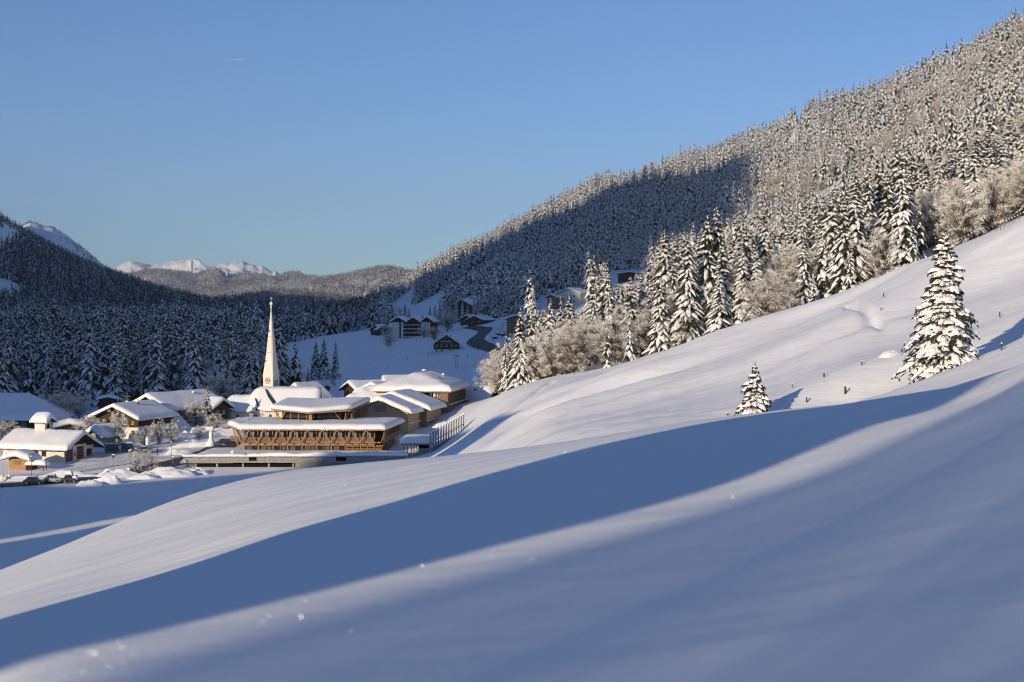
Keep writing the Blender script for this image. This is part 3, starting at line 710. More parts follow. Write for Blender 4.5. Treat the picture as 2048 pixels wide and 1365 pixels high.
def lamp_post(label, p, h, name='street_lamp', cap=.16, arm=0.0, group=None):
    o = empty(name, label, 'street lamp', p, 0, group)
    a = MB(); a.tube((0,0,-.8), (0,0,h), .055, .035, 7); a.obj('pole', M['darkmetal'], o)
    b = MB(); b.lathe([(.05,0),(cap,.05),(cap*1.1,.2),(cap*.5,.3)], 10, (arm,0,h)); b.obj('lamp_head', M['metal'], o, True)
    s = MB(); s.lathe([(cap*1.0,0),(cap*1.15,.08),(cap*.9,.22),(.02,.3)], 10, (arm,0,h+.26)); s.obj('snow_cap', M['snow'], o, True)
    return o
def snow_mound(label, p, rx, ry, h, rz=0, seed=1, name='snow_pile', rough=.25, cat='snow pile'):
    n = 30; u = np.linspace(-1, 1, n); X, Y = np.meshgrid(u, u); R = np.sqrt(X**2+Y**2)
    ang = np.arctan2(Y, X); lim = np.maximum(np.abs(X), np.abs(Y))
    s = np.where(R > 0, lim/np.maximum(R, 1e-6), 1); X2, Y2 = X*s, Y*s; R2 = np.sqrt(X2**2+Y2**2)
    Z = h*.85*(np.clip(1-R2**2, 0, 1))**.9*(1+rough*2.6*fbm(X2*1.7+seed*3.1, Y2*1.7, 2, seed))*(1+rough*fbm(X2*5+seed, Y2*5, 4, seed))-.35*R2
    Zb = np.full_like(Z, -1.5)
    Z = np.where(R2 > .999, -.6, Z)
    o = shell(name, X2*rx, Y2*ry, Zb, Z, M['snow'], None); o.location = p; o.rotation_euler[2] = rz
    return tag(o, label, cat)

# ------------------------------------------------------------------ large timber hotel with V struts
P0 = Vector((-41, 290, -27.4))
H1 = empty('timber_hotel', 'large two storey timber hotel with V shaped struts under a thick snow roof', 'hotel', P0)
RQ = [(-14.7, -.3), (15.2, -1.3), (17.4, 21), (-18.2, 22)]
hfA = lambda x, y: 5.15
roof_slab(H1, RQ, hfA, .28, 'wood', 6, 4)
snow_roof(H1, RQ, hfA, 1.02, 1.0, n=30, m=20, lump=.10, out=.25)
left_wing = [(-18.9, 10.5), (-14.5, -.2), (-14.5, 21), (-18.9, 21)]
roof_slab(H1, left_wing, hfA, .28, 'wood', 2, 2); snow_roof(H1, left_wing, lambda x, y: 5.12, 1.05, .9, n=6, m=12, out=.2)
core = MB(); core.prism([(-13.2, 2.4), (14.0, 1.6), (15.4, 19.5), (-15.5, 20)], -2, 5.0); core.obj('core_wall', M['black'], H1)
fl = MB(); fl.prism([(-14.4, .5), (14.3, -.2), (16.4, 20), (-16.5, 20)], 2.25, 2.45); fl.obj('floor_slab', M['wood'], H1)
bx = lambda k: -13.9+2.98*k                      # bay lines
fy = lambda x, z: (.1-.03*(x+14))-.12*(z-2.4)    # facade leans outward with height
for k in range(10):
    x = bx(k)
    m_ = MB(); m_.bar((x+.25 if k < 9 else x-.1, 1.35, -.3), (x, .62, 2.3), .2, .26); m_.obj('post', M['wood'], H1)
    m_ = MB(); m_.bar((x, .9, 2.5), (x, .55, 5.0), .17, .22); m_.obj('upper_post', M['wood'], H1)
for k in range(9):
    x0, x1 = bx(k), bx(k+1); xm = (x0+x1)/2
    for a, b in ((x0+.08, xm-.05), (x1-.08, xm+.05)):
        m_ = MB(); m_.bar((a, fy(a, 2.4)-.35, 2.38), (b, fy(b, 5)-.45, 5.0), .13, .16); m_.obj('strut', M['wood'], H1)
    # beam boards over the ground floor with their small dark vents
    m_ = MB(); m_.box(x0+.13, x1-.13, .42, .58, 1.72, 2.24); bo = m_.obj('beam_board', M['wood'], H1)
    m_ = MB(); m_.box(xm-.20, xm+.16, .35, .415, 1.92, 2.10); m_.obj('vent', M['black'], bo)
    m_ = MB(); m_.box(xm-.45, xm+.5, .30, .414, 2.18, 2.23); m_.obj('lamp_rail', M['black'], bo)
    if k < 7:
        for j, (a, b) in enumerate(((x0+.32, xm-.03), (xm+.09, x1-.2))):
            g = MB(); g.box(a, b, 1.25, 1.30, -.2, 1.70); wo = g.obj('window', M['glass'], H1)
            g = MB(); g.box(a-.06, a, 1.16, 1.34, -.25, 1.71); g.box(b, b+.06, 1.16, 1.34, -.25, 1.71); g.obj('frame', M['wood'], wo)
            if (k*2+j) % 3 != 1:
                g = MB(); n_ = 5
                for c_ in range(n_):
                    cx = a+(b-a)*(.1+.16*c_)*(.9 if j else 1); g.box(cx, cx+.07, 1.23, 1.246, -.1, 1.6)
                g.obj('curtain', M['curtain'], wo)
        m_ = MB(); m_.box(xm-.03, xm+.09, .95, 1.12, -.3, 1.71); m_.obj('mullion', M['wood'], H1)
    else:
        for z in (.1, .42, .74, 1.06, 1.38):
            m_ = MB(); m_.box(x0+.2, x1-.1, .9, .98, z, z+.11); m_.obj('slat', M['wood'], H1)
        m_ = MB(); m_.box(xm-.05, xm+.05, .82, .895, -.2, 1.7); m_.obj('mullion', M['wood'], H1)
    # parapet boards
    for z in (2.46, 2.72, 2.98, 3.22):
        m_ = MB(); m_.box(x0+.01, x1-.01, .02-.03*(x0+14)*.3, .07-.03*(x0+14)*.3, z, z+.23); m_.obj('parapet_board', M['woodgrey'], H1)
    for j, (a, b) in enumerate(((x0+.2, xm-.08), (xm+.08, x1-.2))):
        g = MB(); g.box(a, b, 1.05, 1.1, 3.0, 4.95); wo = g.obj('window', M['glass'], H1)
        g = MB(); g.box(a+.15, a+.15+(b-a)*.4, 1.0, 1.045, 3.0, 4.9); g.obj('curtain', M['curtain'], wo)
    m_ = MB(); m_.box(xm-.06, xm+.06, .85, 1.04, 3.0, 4.98); m_.obj('mullion', M['wood'], H1)
for k in range(3):      # far right louvre
    pass
for i, z in enumerate((.0, .28, .56, .84, 1.12, 1.4, 1.68)):
    m_ = MB(); m_.box(13.0+.04*i, 14.05+.1*i, .35, .43, z, z+.12); m_.obj('slat', M['wood'], H1)
# right hand side
for i in range(17):
    t = i/16.0; y = -.4+t*20; xb = 14.9+t*1.7
    m_ = MB(); m_.bar((xb-.6, y+1.2, 2.5), (xb+.25, y, 5.0), .15, .2); m_.obj('side_strut', M['woodside'], H1)
for i in range(11):
    z = -.2+i*.24; m_ = MB(); s_ = .35*(z/2.4)
    m_.hull([(14.25+s_, .3, z), (14.33+s_, .3, z), (14.33+s_, .3, z+.11), (14.25+s_, .3, z+.11)], [(15.85+s_, 20, z), (15.93+s_, 20, z), (15.93+s_, 20, z+.11), (15.85+s_, 20, z+.11)]); m_.obj('side_slat', M['woodside'], H1)
for i in range(3):
    z = 2.46+i*.34; m_ = MB()
    m_.hull([(14.85, -.35, z), (14.92, -.35, z), (14.92, -.35, z+.3), (14.85, -.35, z+.3)], [(16.5, 20.5, z), (16.57, 20.5, z), (16.57, 20.5, z+.3), (16.5, 20.5, z+.3)]); m_.obj('side_board', M['woodgrey'], H1)
# left hand side braces
for (a, b) in (((-14.0, .6, -.2), (-15.4, 1.0, 2.6)), ((-15.2, 1.0, 2.6), (-16.4, 2.4, 5.0)), ((-14.2, 2.5, 2.5), (-16.0, 3.6, 5.0)), ((-14.3, .3, 2.5), (-15.6, 1.0, 5.0))):
    m_ = MB(); m_.bar(a, b, .16, .2); m_.obj('side_strut', M['wood'], H1)
for z in (2.5, 2.85, 3.2):
    m_ = MB(); m_.bar((-13.95, .12, z), (-17.4, 5, z), .07, .3); m_.obj('side_board', M['woodgrey'], H1)
# small lumps of snow hanging over the eaves
m_ = MB()
for x, s_ in ((-8.4,.28),(-6.6,.2),(2.6,.55),(3.4,.45),(6.6,.35),(-14.2,.35)):
    m_.lathe([(.05,-.6),(s_*.8,-.4),(s_,-.1),(s_*.9,.25),(.1,.5)], 8, (x, -.55-.03*x, 5.35))
m_.obj('snow_lump', M['snow'], H1, True)

# upper pavilion of the hotel
PV = [(-10.1, 11.5), (-1.6, 8.0), (6.9, 11.0), (9.0, 30), (-9.6, 29)]
zt = [8.55, 8.0, 8.35, 9.2, 9.2]
pv = MB(); pv.hull([(x, y, z-.28) for (x, y), z in zip(PV, zt)], [(x, y, z) for (x, y), z in zip(PV, zt)]); pav = pv.obj('pavilion_roof', M['wood'], H1)
q1 = [PV[0], PV[1], (0, 29.5), PV[4]]; q2 = [PV[1], PV[2], PV[3], (0, 29.5)]
def hpv(x, y):
    return 8.02+.5*(abs(x+1.6)/9)*max(0, 1-(y-8)/30)+.045*(y-8)
def poly_snow(parent, poly, hf, T, r, name='roof_snow', rings=10, sub=7, lump=.1):
    """snow on a convex many-sided roof"""
    c = np.mean(np.array(poly), 0); out = []
    for i in range(len(poly)):
        a, b = np.array(poly[i]), np.array(poly[(i+1) % len(poly)])
        for s in range(sub): out.append(a+(b-a)*s/sub)
    out = np.array(out); n = len(out); v = []; f = []
    dist = np.linalg.norm(out-c, axis=1)
    offs = [(-.15, -.05), (-.25, .35), (-.12, .7), (r*.3, .92), (r*.8, 1.0)]
    rows = []
    for o_, hh in offs: rows.append((1-o_/dist, hh))
    for s in np.linspace(.85, .08, rings): rows.append((np.full(n, 1-r*.8/dist.min())*s/.95, 1.0))
    for sc_, hh in rows:
        for i in range(n):
            p = c+(out[i]-c)*sc_[i]; x, y = float(p[0]), float(p[1])
            th = T*hh*(1+lump*1.5*float(fbm(x/2.6+SNSEED[0], y/2.6, 3, 4)))
            v.append((x, y, hf(x, y)+th+(.06*float(vnoise(x*2, y*2, 7)) if hh < .5 else 0)))
    for k in range(len(rows)-1):
        for i in range(n): f.append((k*n+i, k*n+(i+1) % n, (k+1)*n+(i+1) % n, (k+1)*n+i))
    f.append(tuple(range((len(rows)-1)*n, len(rows)*n))); f.append(tuple(range(n))[::-1]); SNSEED[0] += 5
    return mesh_obj(name, v, f, M['snow'], parent, True)
poly_snow(H1, PV, hpv, .95, 1.2)
g = MB(); g.prism([(-8.0, 13), (-1.6, 11), (5.0, 13), (7.0, 28), (-8, 28)], 5, 8.2); g.obj('pavilion_core', M['black'], H1)
for i in range(4):
    a = (-7.6+i*1.75, 12.6-i*.45); b = (-7.6+(i+1)*1.75-.15, 12.6-(i+1)*.45+.04)
    g = MB(); g.bar((a[0], a[1]-.25, 7.35), (b[0], b[1]-.25, 7.35), .06, 1.5); g.obj('window', M['glass'], H1)
    g = MB(); g.bar((a[0]-.1, a[1]-.3, 5.6), (a[0]-.1, a[1]-.3, 8.05), .14); g.obj('mullion', M['wood'], H1)
for i in range(3):
    a = (-.2+i*1.7, 11.3+i*.55)
    g = MB(); g.bar((a[0], a[1]-.25, 7.3), (a[0]+1.55, a[1]+.25, 7.3), .06, 1.5); g.obj('window', M['glass'], H1)
g = MB(); g.box(-1.9, -1.2, 10.2, 10.9, 5.6, 7.95); g.obj('pillar', M['wood'], H1)
for a, b in (((-8.0,12.4,5.9),(-9.5,11.8,8.3)),((-8.3,12.8,5.9),(-9.6,13.2,8.3)),((-8.2,12.2,5.9),(-6.9,11.4,8.2)),((-8.6,13.3,5.9),(-9.2,14.3,8.3)),((-9.4,14,5.9),(-9.5,15,8.3)),
             ((4.7,12.4,5.9),(3.2,11.2,8.1)),((5.4,12.0,5.9),(5.9,11.4,8.3)),((5.6,12.4,5.9),(6.6,12.2,8.4)),((6.5,13.0,5.9),(6.6,13.0,7.4)),((6.9,13.4,5.9),(7.0,13.4,7.5))):
    m_ = MB(); m_.bar(a, b, .15, .2); m_.obj('strut', M['wood'], H1)
for i in range(15):
    t = i/14; m_ = MB(); m_.bar((6.3+t*1.9, 13.2+t*15, 4.8), (7.15+t*1.9, 12.2+t*16, 8.35+t*.7), .13, .18); m_.obj('side_strut', M['woodside'], H1)

# ------------------------------------------------------------------ gabled hall beside it (two stepped roofs)
PH = W(760, 838, 325); PH.z = -25
HL, hfh, _ = gable_house('pale timber hall with a stepped gable roof beside the V strut hotel', (PH.x, PH.y, -24.2), D2R(-12), 13.4, 11, 3.3, 2.6, 'woodpale', ov=1.1, T=1.0, r=.8, name='timber_hall', cat='hall', snow_n=18)
g = MB(); g.box(-1.3, 1.5, -.05, -.01, 3.1, 4.6); gp = g.obj('gable_panel', M['concrete'], HL)
g = MB()
for x in (-.37, .56): g.box(x-.03, x+.03, -.08, -.051, 3.1, 4.6)
g.obj('panel_joint', M['metal'], gp)
hf2 = lambda x, y: 6.55-abs(x-.2)*.37
w2 = MB(); w2.hull([(-5, 9.6, -2), (8.3, 9.6, -2), (8.3, 9.6, 3.4), (.2, 9.6, 6.3), (-5, 9.6, 4.4)], [(-5, 23, -2), (8.3, 23, -2), (8.3, 23, 3.4), (.2, 23, 6.3), (-5, 23, 4.4)]); w2.obj('rear_wall', M['woodside'], HL)
q = [(-6.4, 8.6), (9.6, 8.6), (9.6, 23.6), (-6.4, 23.6)]
roof_slab(HL, q, hf2, .2, 'wooddark', 16); snow_roof(HL, q, hf2, 1.0, .8, n=18, m=12)
for z in (.55,): 
    m_ = MB(); m_.box(6.75, 7.2, .3, 9.5, z, z+.16); m_.box(8.33, 8.8, 9.2, 22.5, z, z+.16); m_.obj('snow_ledge', M['snow'], HL)
    m_ = MB(); m_.box(8.31, 8.34, 10, 22.6, .9, 3.2); m_.obj('side_boards', M['woodpale'], HL)

# ------------------------------------------------------------------ hipped hotel wing behind
R0 = Vector((-15.8, 350, -24.5))
HB = empty('hotel_wing', 'shingled hotel wing with a wide hipped snow roof and sheltered balcony', 'hotel', R0, D2R(-8))
hfb = lambda x, y: 6.9+min(3.0, .36*min(x+18.6, 1.0-x), .36*min(y+1, 27-y))
q = [(-18.6, -1), (1.0, -1), (1.0, 27), (-18.6, 27)]
roof_slab(HB, q, hfb, .25, 'wood', 14, 14); snow_roof(HB, q, hfb, 1.2, 1.0, n=26, m=24, lump=.14)
m_ = MB(); m_.box(-17.0, 0, .8, 25.5, -3, 6.85); m_.obj('wall', M['woodside'], HB)
m_ = MB(); m_.box(-17.0, -1.4, -.1, .78, 3.1, 3.6); m_.box(-17, -13.6, .2, .78, 3.62, 6.8); m_.obj('pale_wall', M['woodpale'], HB)
SH = []
for r_ in range(7):                             # shingles on the corner and the band under the balcony
    for c_ in range(30):
        x = -11.6+c_*.385+(r_ % 2)*.19; z = 2.9-r_*.34
        if x > -.2: continue
        if r_ > 3 and x < -2.0: continue
        SH.append((x, z))
base_sh = None
for (x, z) in SH:
    if base_sh is None:
        m_ = MB(); m_.hull([(0,-.09,0),(.36,-.09,0),(.36,0,0),(0,0,0)], [(0,-.03,.38),(.36,-.03,.38),(.36,0,.38),(0,0,.38)]); base_sh = m_.obj('shingle', M['woodside'], HB); s_ = base_sh
    else: s_ = base_sh.copy(); COL.objects.link(s_)
    s_.location = (x, .0, z-.2)
m_ = MB(); m_.box(-11.7, 0.0, .02, .79, .4, 3.2); m_.obj('band_wall', M['woodside'], HB)
m_ = MB(); m_.box(-2.0, 0.02, -.06, .79, 3.3, 6.8); m_.obj('corner_wall', M['woodside'], HB)
for i, x in enumerate((-13.2,-12.2,-11.0,-9.9,-8.6)):
    window(HB, x, 4.4, .85, 2.2, y=.75, frame='wood', glass='glass', sill=False, bars=False)
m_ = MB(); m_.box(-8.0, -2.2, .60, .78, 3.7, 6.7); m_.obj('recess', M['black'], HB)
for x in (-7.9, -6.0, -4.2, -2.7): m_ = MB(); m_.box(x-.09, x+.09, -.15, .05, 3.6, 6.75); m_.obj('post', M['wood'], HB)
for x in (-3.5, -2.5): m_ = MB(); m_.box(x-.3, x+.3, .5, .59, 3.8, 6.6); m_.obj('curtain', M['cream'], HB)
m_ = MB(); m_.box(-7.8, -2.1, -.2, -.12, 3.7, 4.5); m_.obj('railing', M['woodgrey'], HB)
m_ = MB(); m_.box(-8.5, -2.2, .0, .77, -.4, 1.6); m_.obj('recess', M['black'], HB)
for i in range(15): m_ = MB(); m_.box(.02, .16, 1.6+i*1.6, 1.75+i*1.6, 3.6, 6.8); m_.obj('side_fin', M['woodgrey'], HB)
m_ = MB(); m_.box(.02, .4, 1, 25, 3.2, 3.5); m_.obj('side_beam', M['woodgrey'], HB)
m_ = MB(); m_.box(.02, .5, 1, 25, 3.51, 3.68); m_.obj('snow_ledge', M['snow'], HB)
for i in range(5): window(HB, 3.5+i*4.4, .6, 2.2, 1.6, y=0.0, axis='y', frame='wooddark', bars=False)
chimney(HB, -9.2, 16, 9.6, 1.6, .9, 'darkmetal'); chimney(HB, -3.6, 13, 9.4, .9, .6, 'concrete')
# ------------------------------------------------------------------ church
TW = empty('church', 'white village church with a tall slender spire and a snow covered choir', 'church', (-59.6, 352, -24.0), D2R(-24))
s = 1.42; zb = 10.2; zg = 12.0; zs = 27.4
m_ = MB(); m_.box(-s, s, -s, s, -3, zb); m_.obj('tower', M['cream'], TW)
# steep pyramid spire with four gables at its foot
def spire_r(z): return s*1.03*(zs-z)/(zs-zb)
m_ = MB(); N8 = 9
vs = []; fs = []
for i in range(N8+1):
    z = zb+(zs-zb)*i/N8; t = i/N8; r_ = spire_r(z); c_ = .30*min(1, t*3)     # square that turns eight sided
    ring = []
    for (sx, sy) in ((-1,-1),(1,-1),(1,1),(-1,1)):
        a, b = (sx*r_, sy*r_*(1-c_)), (sx*r_*(1-c_), sy*r_)
        ring += [a, b] if sx*sy > 0 else [b, a]
    vs += [(x, y, z) for x, y in ring]
for i in range(N8):
    for j in range(8): fs.append((i*8+j, i*8+(j+1) % 8, (i+1)*8+(j+1) % 8, (i+1)*8+j))
m_.add(vs, fs); sp_ = m_.obj('spire', M['cream'], TW)
for i, (dx, dy) in enumerate(((0,-1),(1,0),(0,1),(-1,0))):
    g = MB(); px_, py_ = -dy, dx
    P = lambda u, o_, z: (dx*(s+o_)+px_*u, dy*(s+o_)+py_*u, z)
    g.hull([P(-s,.0,zb), P(s,.0,zb), P(0,.0,zb+1.6)], [P(-s,-.5,zb), P(s,-.5,zb), P(0,-.75,zb+1.6)]); go = g.obj('gable', M['cream'], TW)
    e = MB(); e.bar(P(-s-.08,.05,zb-.02), P(0,.05,zb+1.7), .09, .12); e.bar(P(s+.08,.05,zb-.02), P(0,.05,zb+1.7), .09, .12); e.obj('gable_edge', M['snow'], go)
# clock on the front, louvred openings on the right
def clock(dx, dy):
    px_, py_ = -dy, dx; P = lambda u, z, o_: (dx*(s+o_)+px_*u, dy*(s+o_)+py_*u, z)
    c = MB(); n = 24; R_ = .86; zc = 9.0
    c.hull([P(R_*math.cos(6.283*i/n), zc+R_*math.sin(6.283*i/n), .01) for i in range(n)], [P(R_*math.cos(6.283*i/n), zc+R_*math.sin(6.283*i/n), .05) for i in range(n)]); co = c.obj('clock_face', M['cream'], TW)
    k = MB()
    for i in range(12):
        a = 6.283*i/12; r0, r1 = .54, .80
        k.bar(P(r0*math.cos(a), zc+r0*math.sin(a), .07), P(r1*math.cos(a), zc+r1*math.sin(a), .07), .15, .15)
    k.obj('numerals', M['maroon'], co)
    h_ = MB()
    for a, l in ((2.35, .42), (-.5, .34)): h_.bar(P(0, zc, .10), P(l*math.cos(a), zc+l*math.sin(a), .12), .14, .14)
    h_.hull([P(.24*math.cos(6.283*i/12), zc+.24*math.sin(6.283*i/12), .06) for i in range(12)], [P(.24*math.cos(6.283*i/12), zc+.24*math.sin(6.283*i/12), .12) for i in range(12)])
    h_.obj('hands', M['maroon'], co)
clock(0, -1); clock(-1, 0)
for x in (-.42, .42):
    m_ = MB(); m_.box(s+.005, s+.03, x-.2, x+.2, 5.6, 9.1); wo = m_.obj('louvre_window', M['black'], TW)
    l_ = MB()
    for i in range(9): l_.hull([(s+.035, x-.2, 5.65+i*.38), (s+.035, x+.2, 5.65+i*.38), (s+.035, x+.2, 5.75+i*.38), (s+.035, x-.2, 5.75+i*.38)], [(s+.10, x-.2, 5.58+i*.38), (s+.10, x+.2, 5.58+i*.38), (s+.10, x+.2, 5.66+i*.38), (s+.10, x-.2, 5.66+i*.38)])
    l_.obj('louvre', M['metal'], wo)
m_ = MB(); m_.box(s+.005, s+.2, -.8, .8, 5.3, 5.45); m_.obj('cornice', M['concrete'], TW)
# dark cracks where snow has slid off the spire
for (u, z, w_, h_) in ((-.25,21.0,.35,.5),(.1,19.9,.9,.07),(-.1,17.3,.8,.06),(-.35,15.9,.5,.06),(.35,15.9,.5,.06),(-.85,13.5,.28,.55),(.0,24.0,.25,.08),(.1,23.1,.35,.06)):
    k = MB(); y = -spire_r(z); y2 = -spire_r(z+h_); u2 = max(-abs(y2)*.68, min(abs(y2)*.68, u))
    k.hull([(u2-w_/2, y-.03, z), (u2+w_/2, y-.03, z), (u2+w_/2, y2-.03, z+h_), (u2-w_/2, y2-.03, z+h_)], [(u2-w_/2, y+.02, z), (u2+w_/2, y+.02, z), (u2+w_/2, y2+.02, z+h_), (u2-w_/2, y2+.02, z+h_)]); k.obj('bare_patch', M['darkmetal'], sp_)
m_ = MB(); m_.lathe([(.16,0),(.14,.5),(.24,.6),(.14,.7),(.10,1.0),(.33,1.25),(.42,1.5),(.33,1.75),(.08,1.95)], 12, (0,0,zs-.9)); m_.obj('finial_ball', M['snow'], TW, True)
m_ = MB(); m_.tube((0,0,zs+1), (0,0,zs+2.35), .045, .045, 6); m_.bar((-.42,0,zs+1.85), (.42,0,zs+1.85), .09); m_.bar((0,0,zs+1), (0,0,zs+2.35), .09); m_.obj('cross', M['gold'], TW)
# nave and choir
def nave(z): pass
NV = bpy.data.objects.new('nave', None)
def church_roof(x0, x1, hw, he, hr, cy, T, apse=False, nm='nave_roof', right_open=True):
    """steep roof with ridge along local x; hipped to a many sided end on the left when apse"""
    k = (hr-he)/hw
    def hf(x, y):
        z = hr-abs(y-cy)*k
        if apse:
            ex = x-(x0+hw*.75)
            if ex < 0: z = min(z, hr-math.hypot(ex*1.0, (y-cy)*.85)*k*1.05)
        return max(z, he-.25)
    nx = 14
    X, Y, S_, T_ = quad_grid([(x0, cy-hw), (x1, cy-hw), (x1, cy+hw), (x0, cy+hw)], nx, 12)
    if apse:        # pull the corners in to a polygon
        f = np.clip(1-(X-x0)/(hw*1.1), 0, 1); Y = cy+(Y-cy)*(1-.52*f)
    H = np.vectorize(hf)(X, Y)
    shell(nm, X, Y, H-.2, H, M['concrete'], TW, False)
    edge = np.minimum(np.minimum(S_*(x1-x0) if True else 9, (1-S_)*(x1-x0) if right_open else 9), np.minimum(T_, 1-T_)*2*hw)
    th = T*(.35+.65*np.sqrt(np.clip(edge/.7, 0, 1)))*(1+.35*fbm(X/1.6, Y/1.6, 3, 12))
    shell(nm+'_snow', X*1.0, cy+(Y-cy)*1.02, H-.02, H+th, M['snow'], TW, True)
cy_ = -4.6
# local frame: x runs right along the nave, y away from the viewer
_mark = set(TW.children)
church_roof(-6.4, 12.5, 4.4, 1.9, 7.3, cy_+2.2, .34, apse=True)
church_roof(-12.2, -3.0, 3.9, 1.7, 5.3, cy_+1.7, .36, apse=True, nm='choir_roof')
m_ = MB(); m_.box(-4.6, 12, cy_-1.6, cy_+6.0, -3, 1.95); m_.obj('nave_wall', M['white'], TW)
m_ = MB(); m_.prism([(-4, cy_-1.6), (-4, cy_+5.0), (-9.0, cy_+4.6), (-11.6, cy_+3.0), (-11.6, cy_+.3), (-9.0, cy_-1.6)], -3, 1.75); m_.obj('choir_wall', M['white'], TW)
for (x, y, a) in ((-10.4, cy_-.75, .64), ):
    m_ = MB(); m_.prism([(x-.3, y-.1), (x+.3, y-.4), (x+.32, y-.2), (x-.28, y+.1)], -.9, 1.6); m_.obj('choir_window', M['glass'], TW)
for x in (-7.3, -3.0, .5):
    window(TW, x, -1.2, .7, 2.2, y=cy_-1.6, frame='concrete', sill=False)
# bare slate where the snow slid off
k_ = (7.6-2.9)/4.3
for pts in ([(-1.2,.88),(-.7,.84),(.5,.55),(1.7,.30),(1.1,.22),(-.2,.52)], [(-3.4,.46),(-3.1,.45),(-2.2,.14),(-2.6,.12)]):
    m_ = MB(); yy = lambda t: (cy_+2.2)-4.4*(1-t); zz = lambda t: 1.9+5.4*t
    m_.hull([(x, yy(t)-.25, zz(t)+.42) for x, t in pts], [(x, yy(t)-.33, zz(t)+.50) for x, t in pts]); m_.obj('slate_patch', M['darkmetal'], TW)

for c_ in set(TW.children)-_mark: c_.rotation_euler[2] = D2R(27)
# ------------------------------------------------------------------ houses of the village
WD = dict(frame='white', glass='glass')
# chalet with white ground floor
p = W(233, 0, 312); GA, hfa, xs = gable_house('brown chalet over a white ground floor with green shutters', (p.x, 312, -25.6), D2R(-20), 11.2, 13.5, 4.3, 2.35, 'wooddark', 'white', 2.3, ov=1.2, T=.75, ovf=1.6,
   wins=[(-3.2,2.75,.95,.9,dict(shutters='green')),(-.6,2.75,.95,.9,dict(shutters='green')),(2.2,2.75,1.1,1.0,dict(shutters='green')),(4.3,2.8,.45,.6,dict(sill=True)),(-.9,4.95,.4,.5,{}),(.5,4.95,.4,.5,{}),(1.7,.5,.8,.95,{}),(4.3,.4,.9,1.1,{}),(-2.0,.5,.8,.95,{})],
   side=[(3,.6,.8,1,{}),(7,.6,.8,1,{})], chim=[(1.2, 6.0, .8)])
m_ = MB(); m_.box(-5.5, 5.6, -.5, .0, 2.2, 2.32); m_.obj('ledge', M['wooddark'], GA)
m_ = MB(); m_.tube((-3.6, 9, 5.6), (-3.6, 9, 9.5), .05); m_.bar((-4.6, 9, 8.3), (-2.6, 9, 8.3), .06); m_.bar((-4.3, 9, 7.7), (-2.9, 9, 7.7), .06); m_.obj('aerial', M['metal'], GA)
m_ = MB(); m_.lathe([(.2,0),(.42,.35),(.5,.8),(.35,1.3),(.05,1.5)], 9, (-3.6, 9, 5.9)); m_.obj('snow_lump', M['snow'], GA, True)
p = W(300, 0, 331); GB, hfb_, xs = gable_house('long red brown farmhouse with a broad snow roof behind the white based chalet', (p.x, 331, -24.8), D2R(-30), 11.5, 19, 4.4, 2.6, 'woodred', ov=1.2, T=.9,
   wins=[(-2,2.3,.8,.8,{}),(1,2.3,.8,.8,{}),(3.6,2.3,.8,.8,{})], side=[(2,2.2,.8,.9,{}),(5,2.2,.8,.9,{}),(8,2.2,.8,.9,{}),(2,.3,.8,.9,{}),(5.5,.3,.8,.9,{})], chim=[(1.5, 13, .7)])
# cross gable at its right end
m_ = MB(); m_.hull([(5.6, 12.2, -2), (5.6, 17.8, -2), (5.6, 17.8, 3.6), (5.6, 15, 5.4), (5.6, 12.2, 3.6)], [(8.2, 12.2, -2), (8.2, 17.8, -2), (8.2, 17.8, 3.6), (8.2, 15, 5.4), (8.2, 12.2, 3.6)]); cg = m_.obj('cross_gable', M['wooddark'], GB)
hcg = lambda x, y: 5.7-abs(y-15)*.55
q = [(2.0, 11.2), (9.2, 11.2), (9.2, 18.8), (2.0, 18.8)]
roof_slab(GB, q, hcg, .18, 'wooddark', 2, 8); snow_roof(GB, q, hcg, .8, .6, n=10, m=13)
window(GB, 14.0, 2.3, .8, .9, y=8.22, axis='y'); window(GB, 16.0, 2.3, .8, .9, y=8.22, axis='y')
balcony(GB, -4.5, 4.5, 2.0, -1.0, 'woodred')
m_ = MB(); m_.tube((-6.5, 4, 4.6), (-6.5, 4, 9.8), .05); m_.obj('flag_pole', M['metal'], GB)
# farm at the left edge
p = Vector((-117.5, 324, 0))
FM = empty('farmhouse', 'big old farmhouse under a huge smooth snow roof behind the fire station', 'farmhouse', (p.x, 324, -25.2), D2R(8))
hff = lambda x, y: 2.3+min(4.9, .60*min(y+1.5, 15.5-y), .55*(14.6-x))
q = [(-19, -1.5), (14.6, -1.5), (14.6, 15.5), (-19, 15.5)]
roof_slab(FM, q, hff, .22, 'wooddark', 12, 10); snow_roof(FM, q, hff, 1.0, 1.0, n=24, m=18, lump=.05)
m_ = MB(); m_.box(-18, 13.2, .2, 14, -3, 2.5); m_.obj('wall', M['wooddark'], FM)
for x in (-14,-10,-6,-2,2,6,10): window(FM, x, .6, 1.0, 1.1, y=.2)

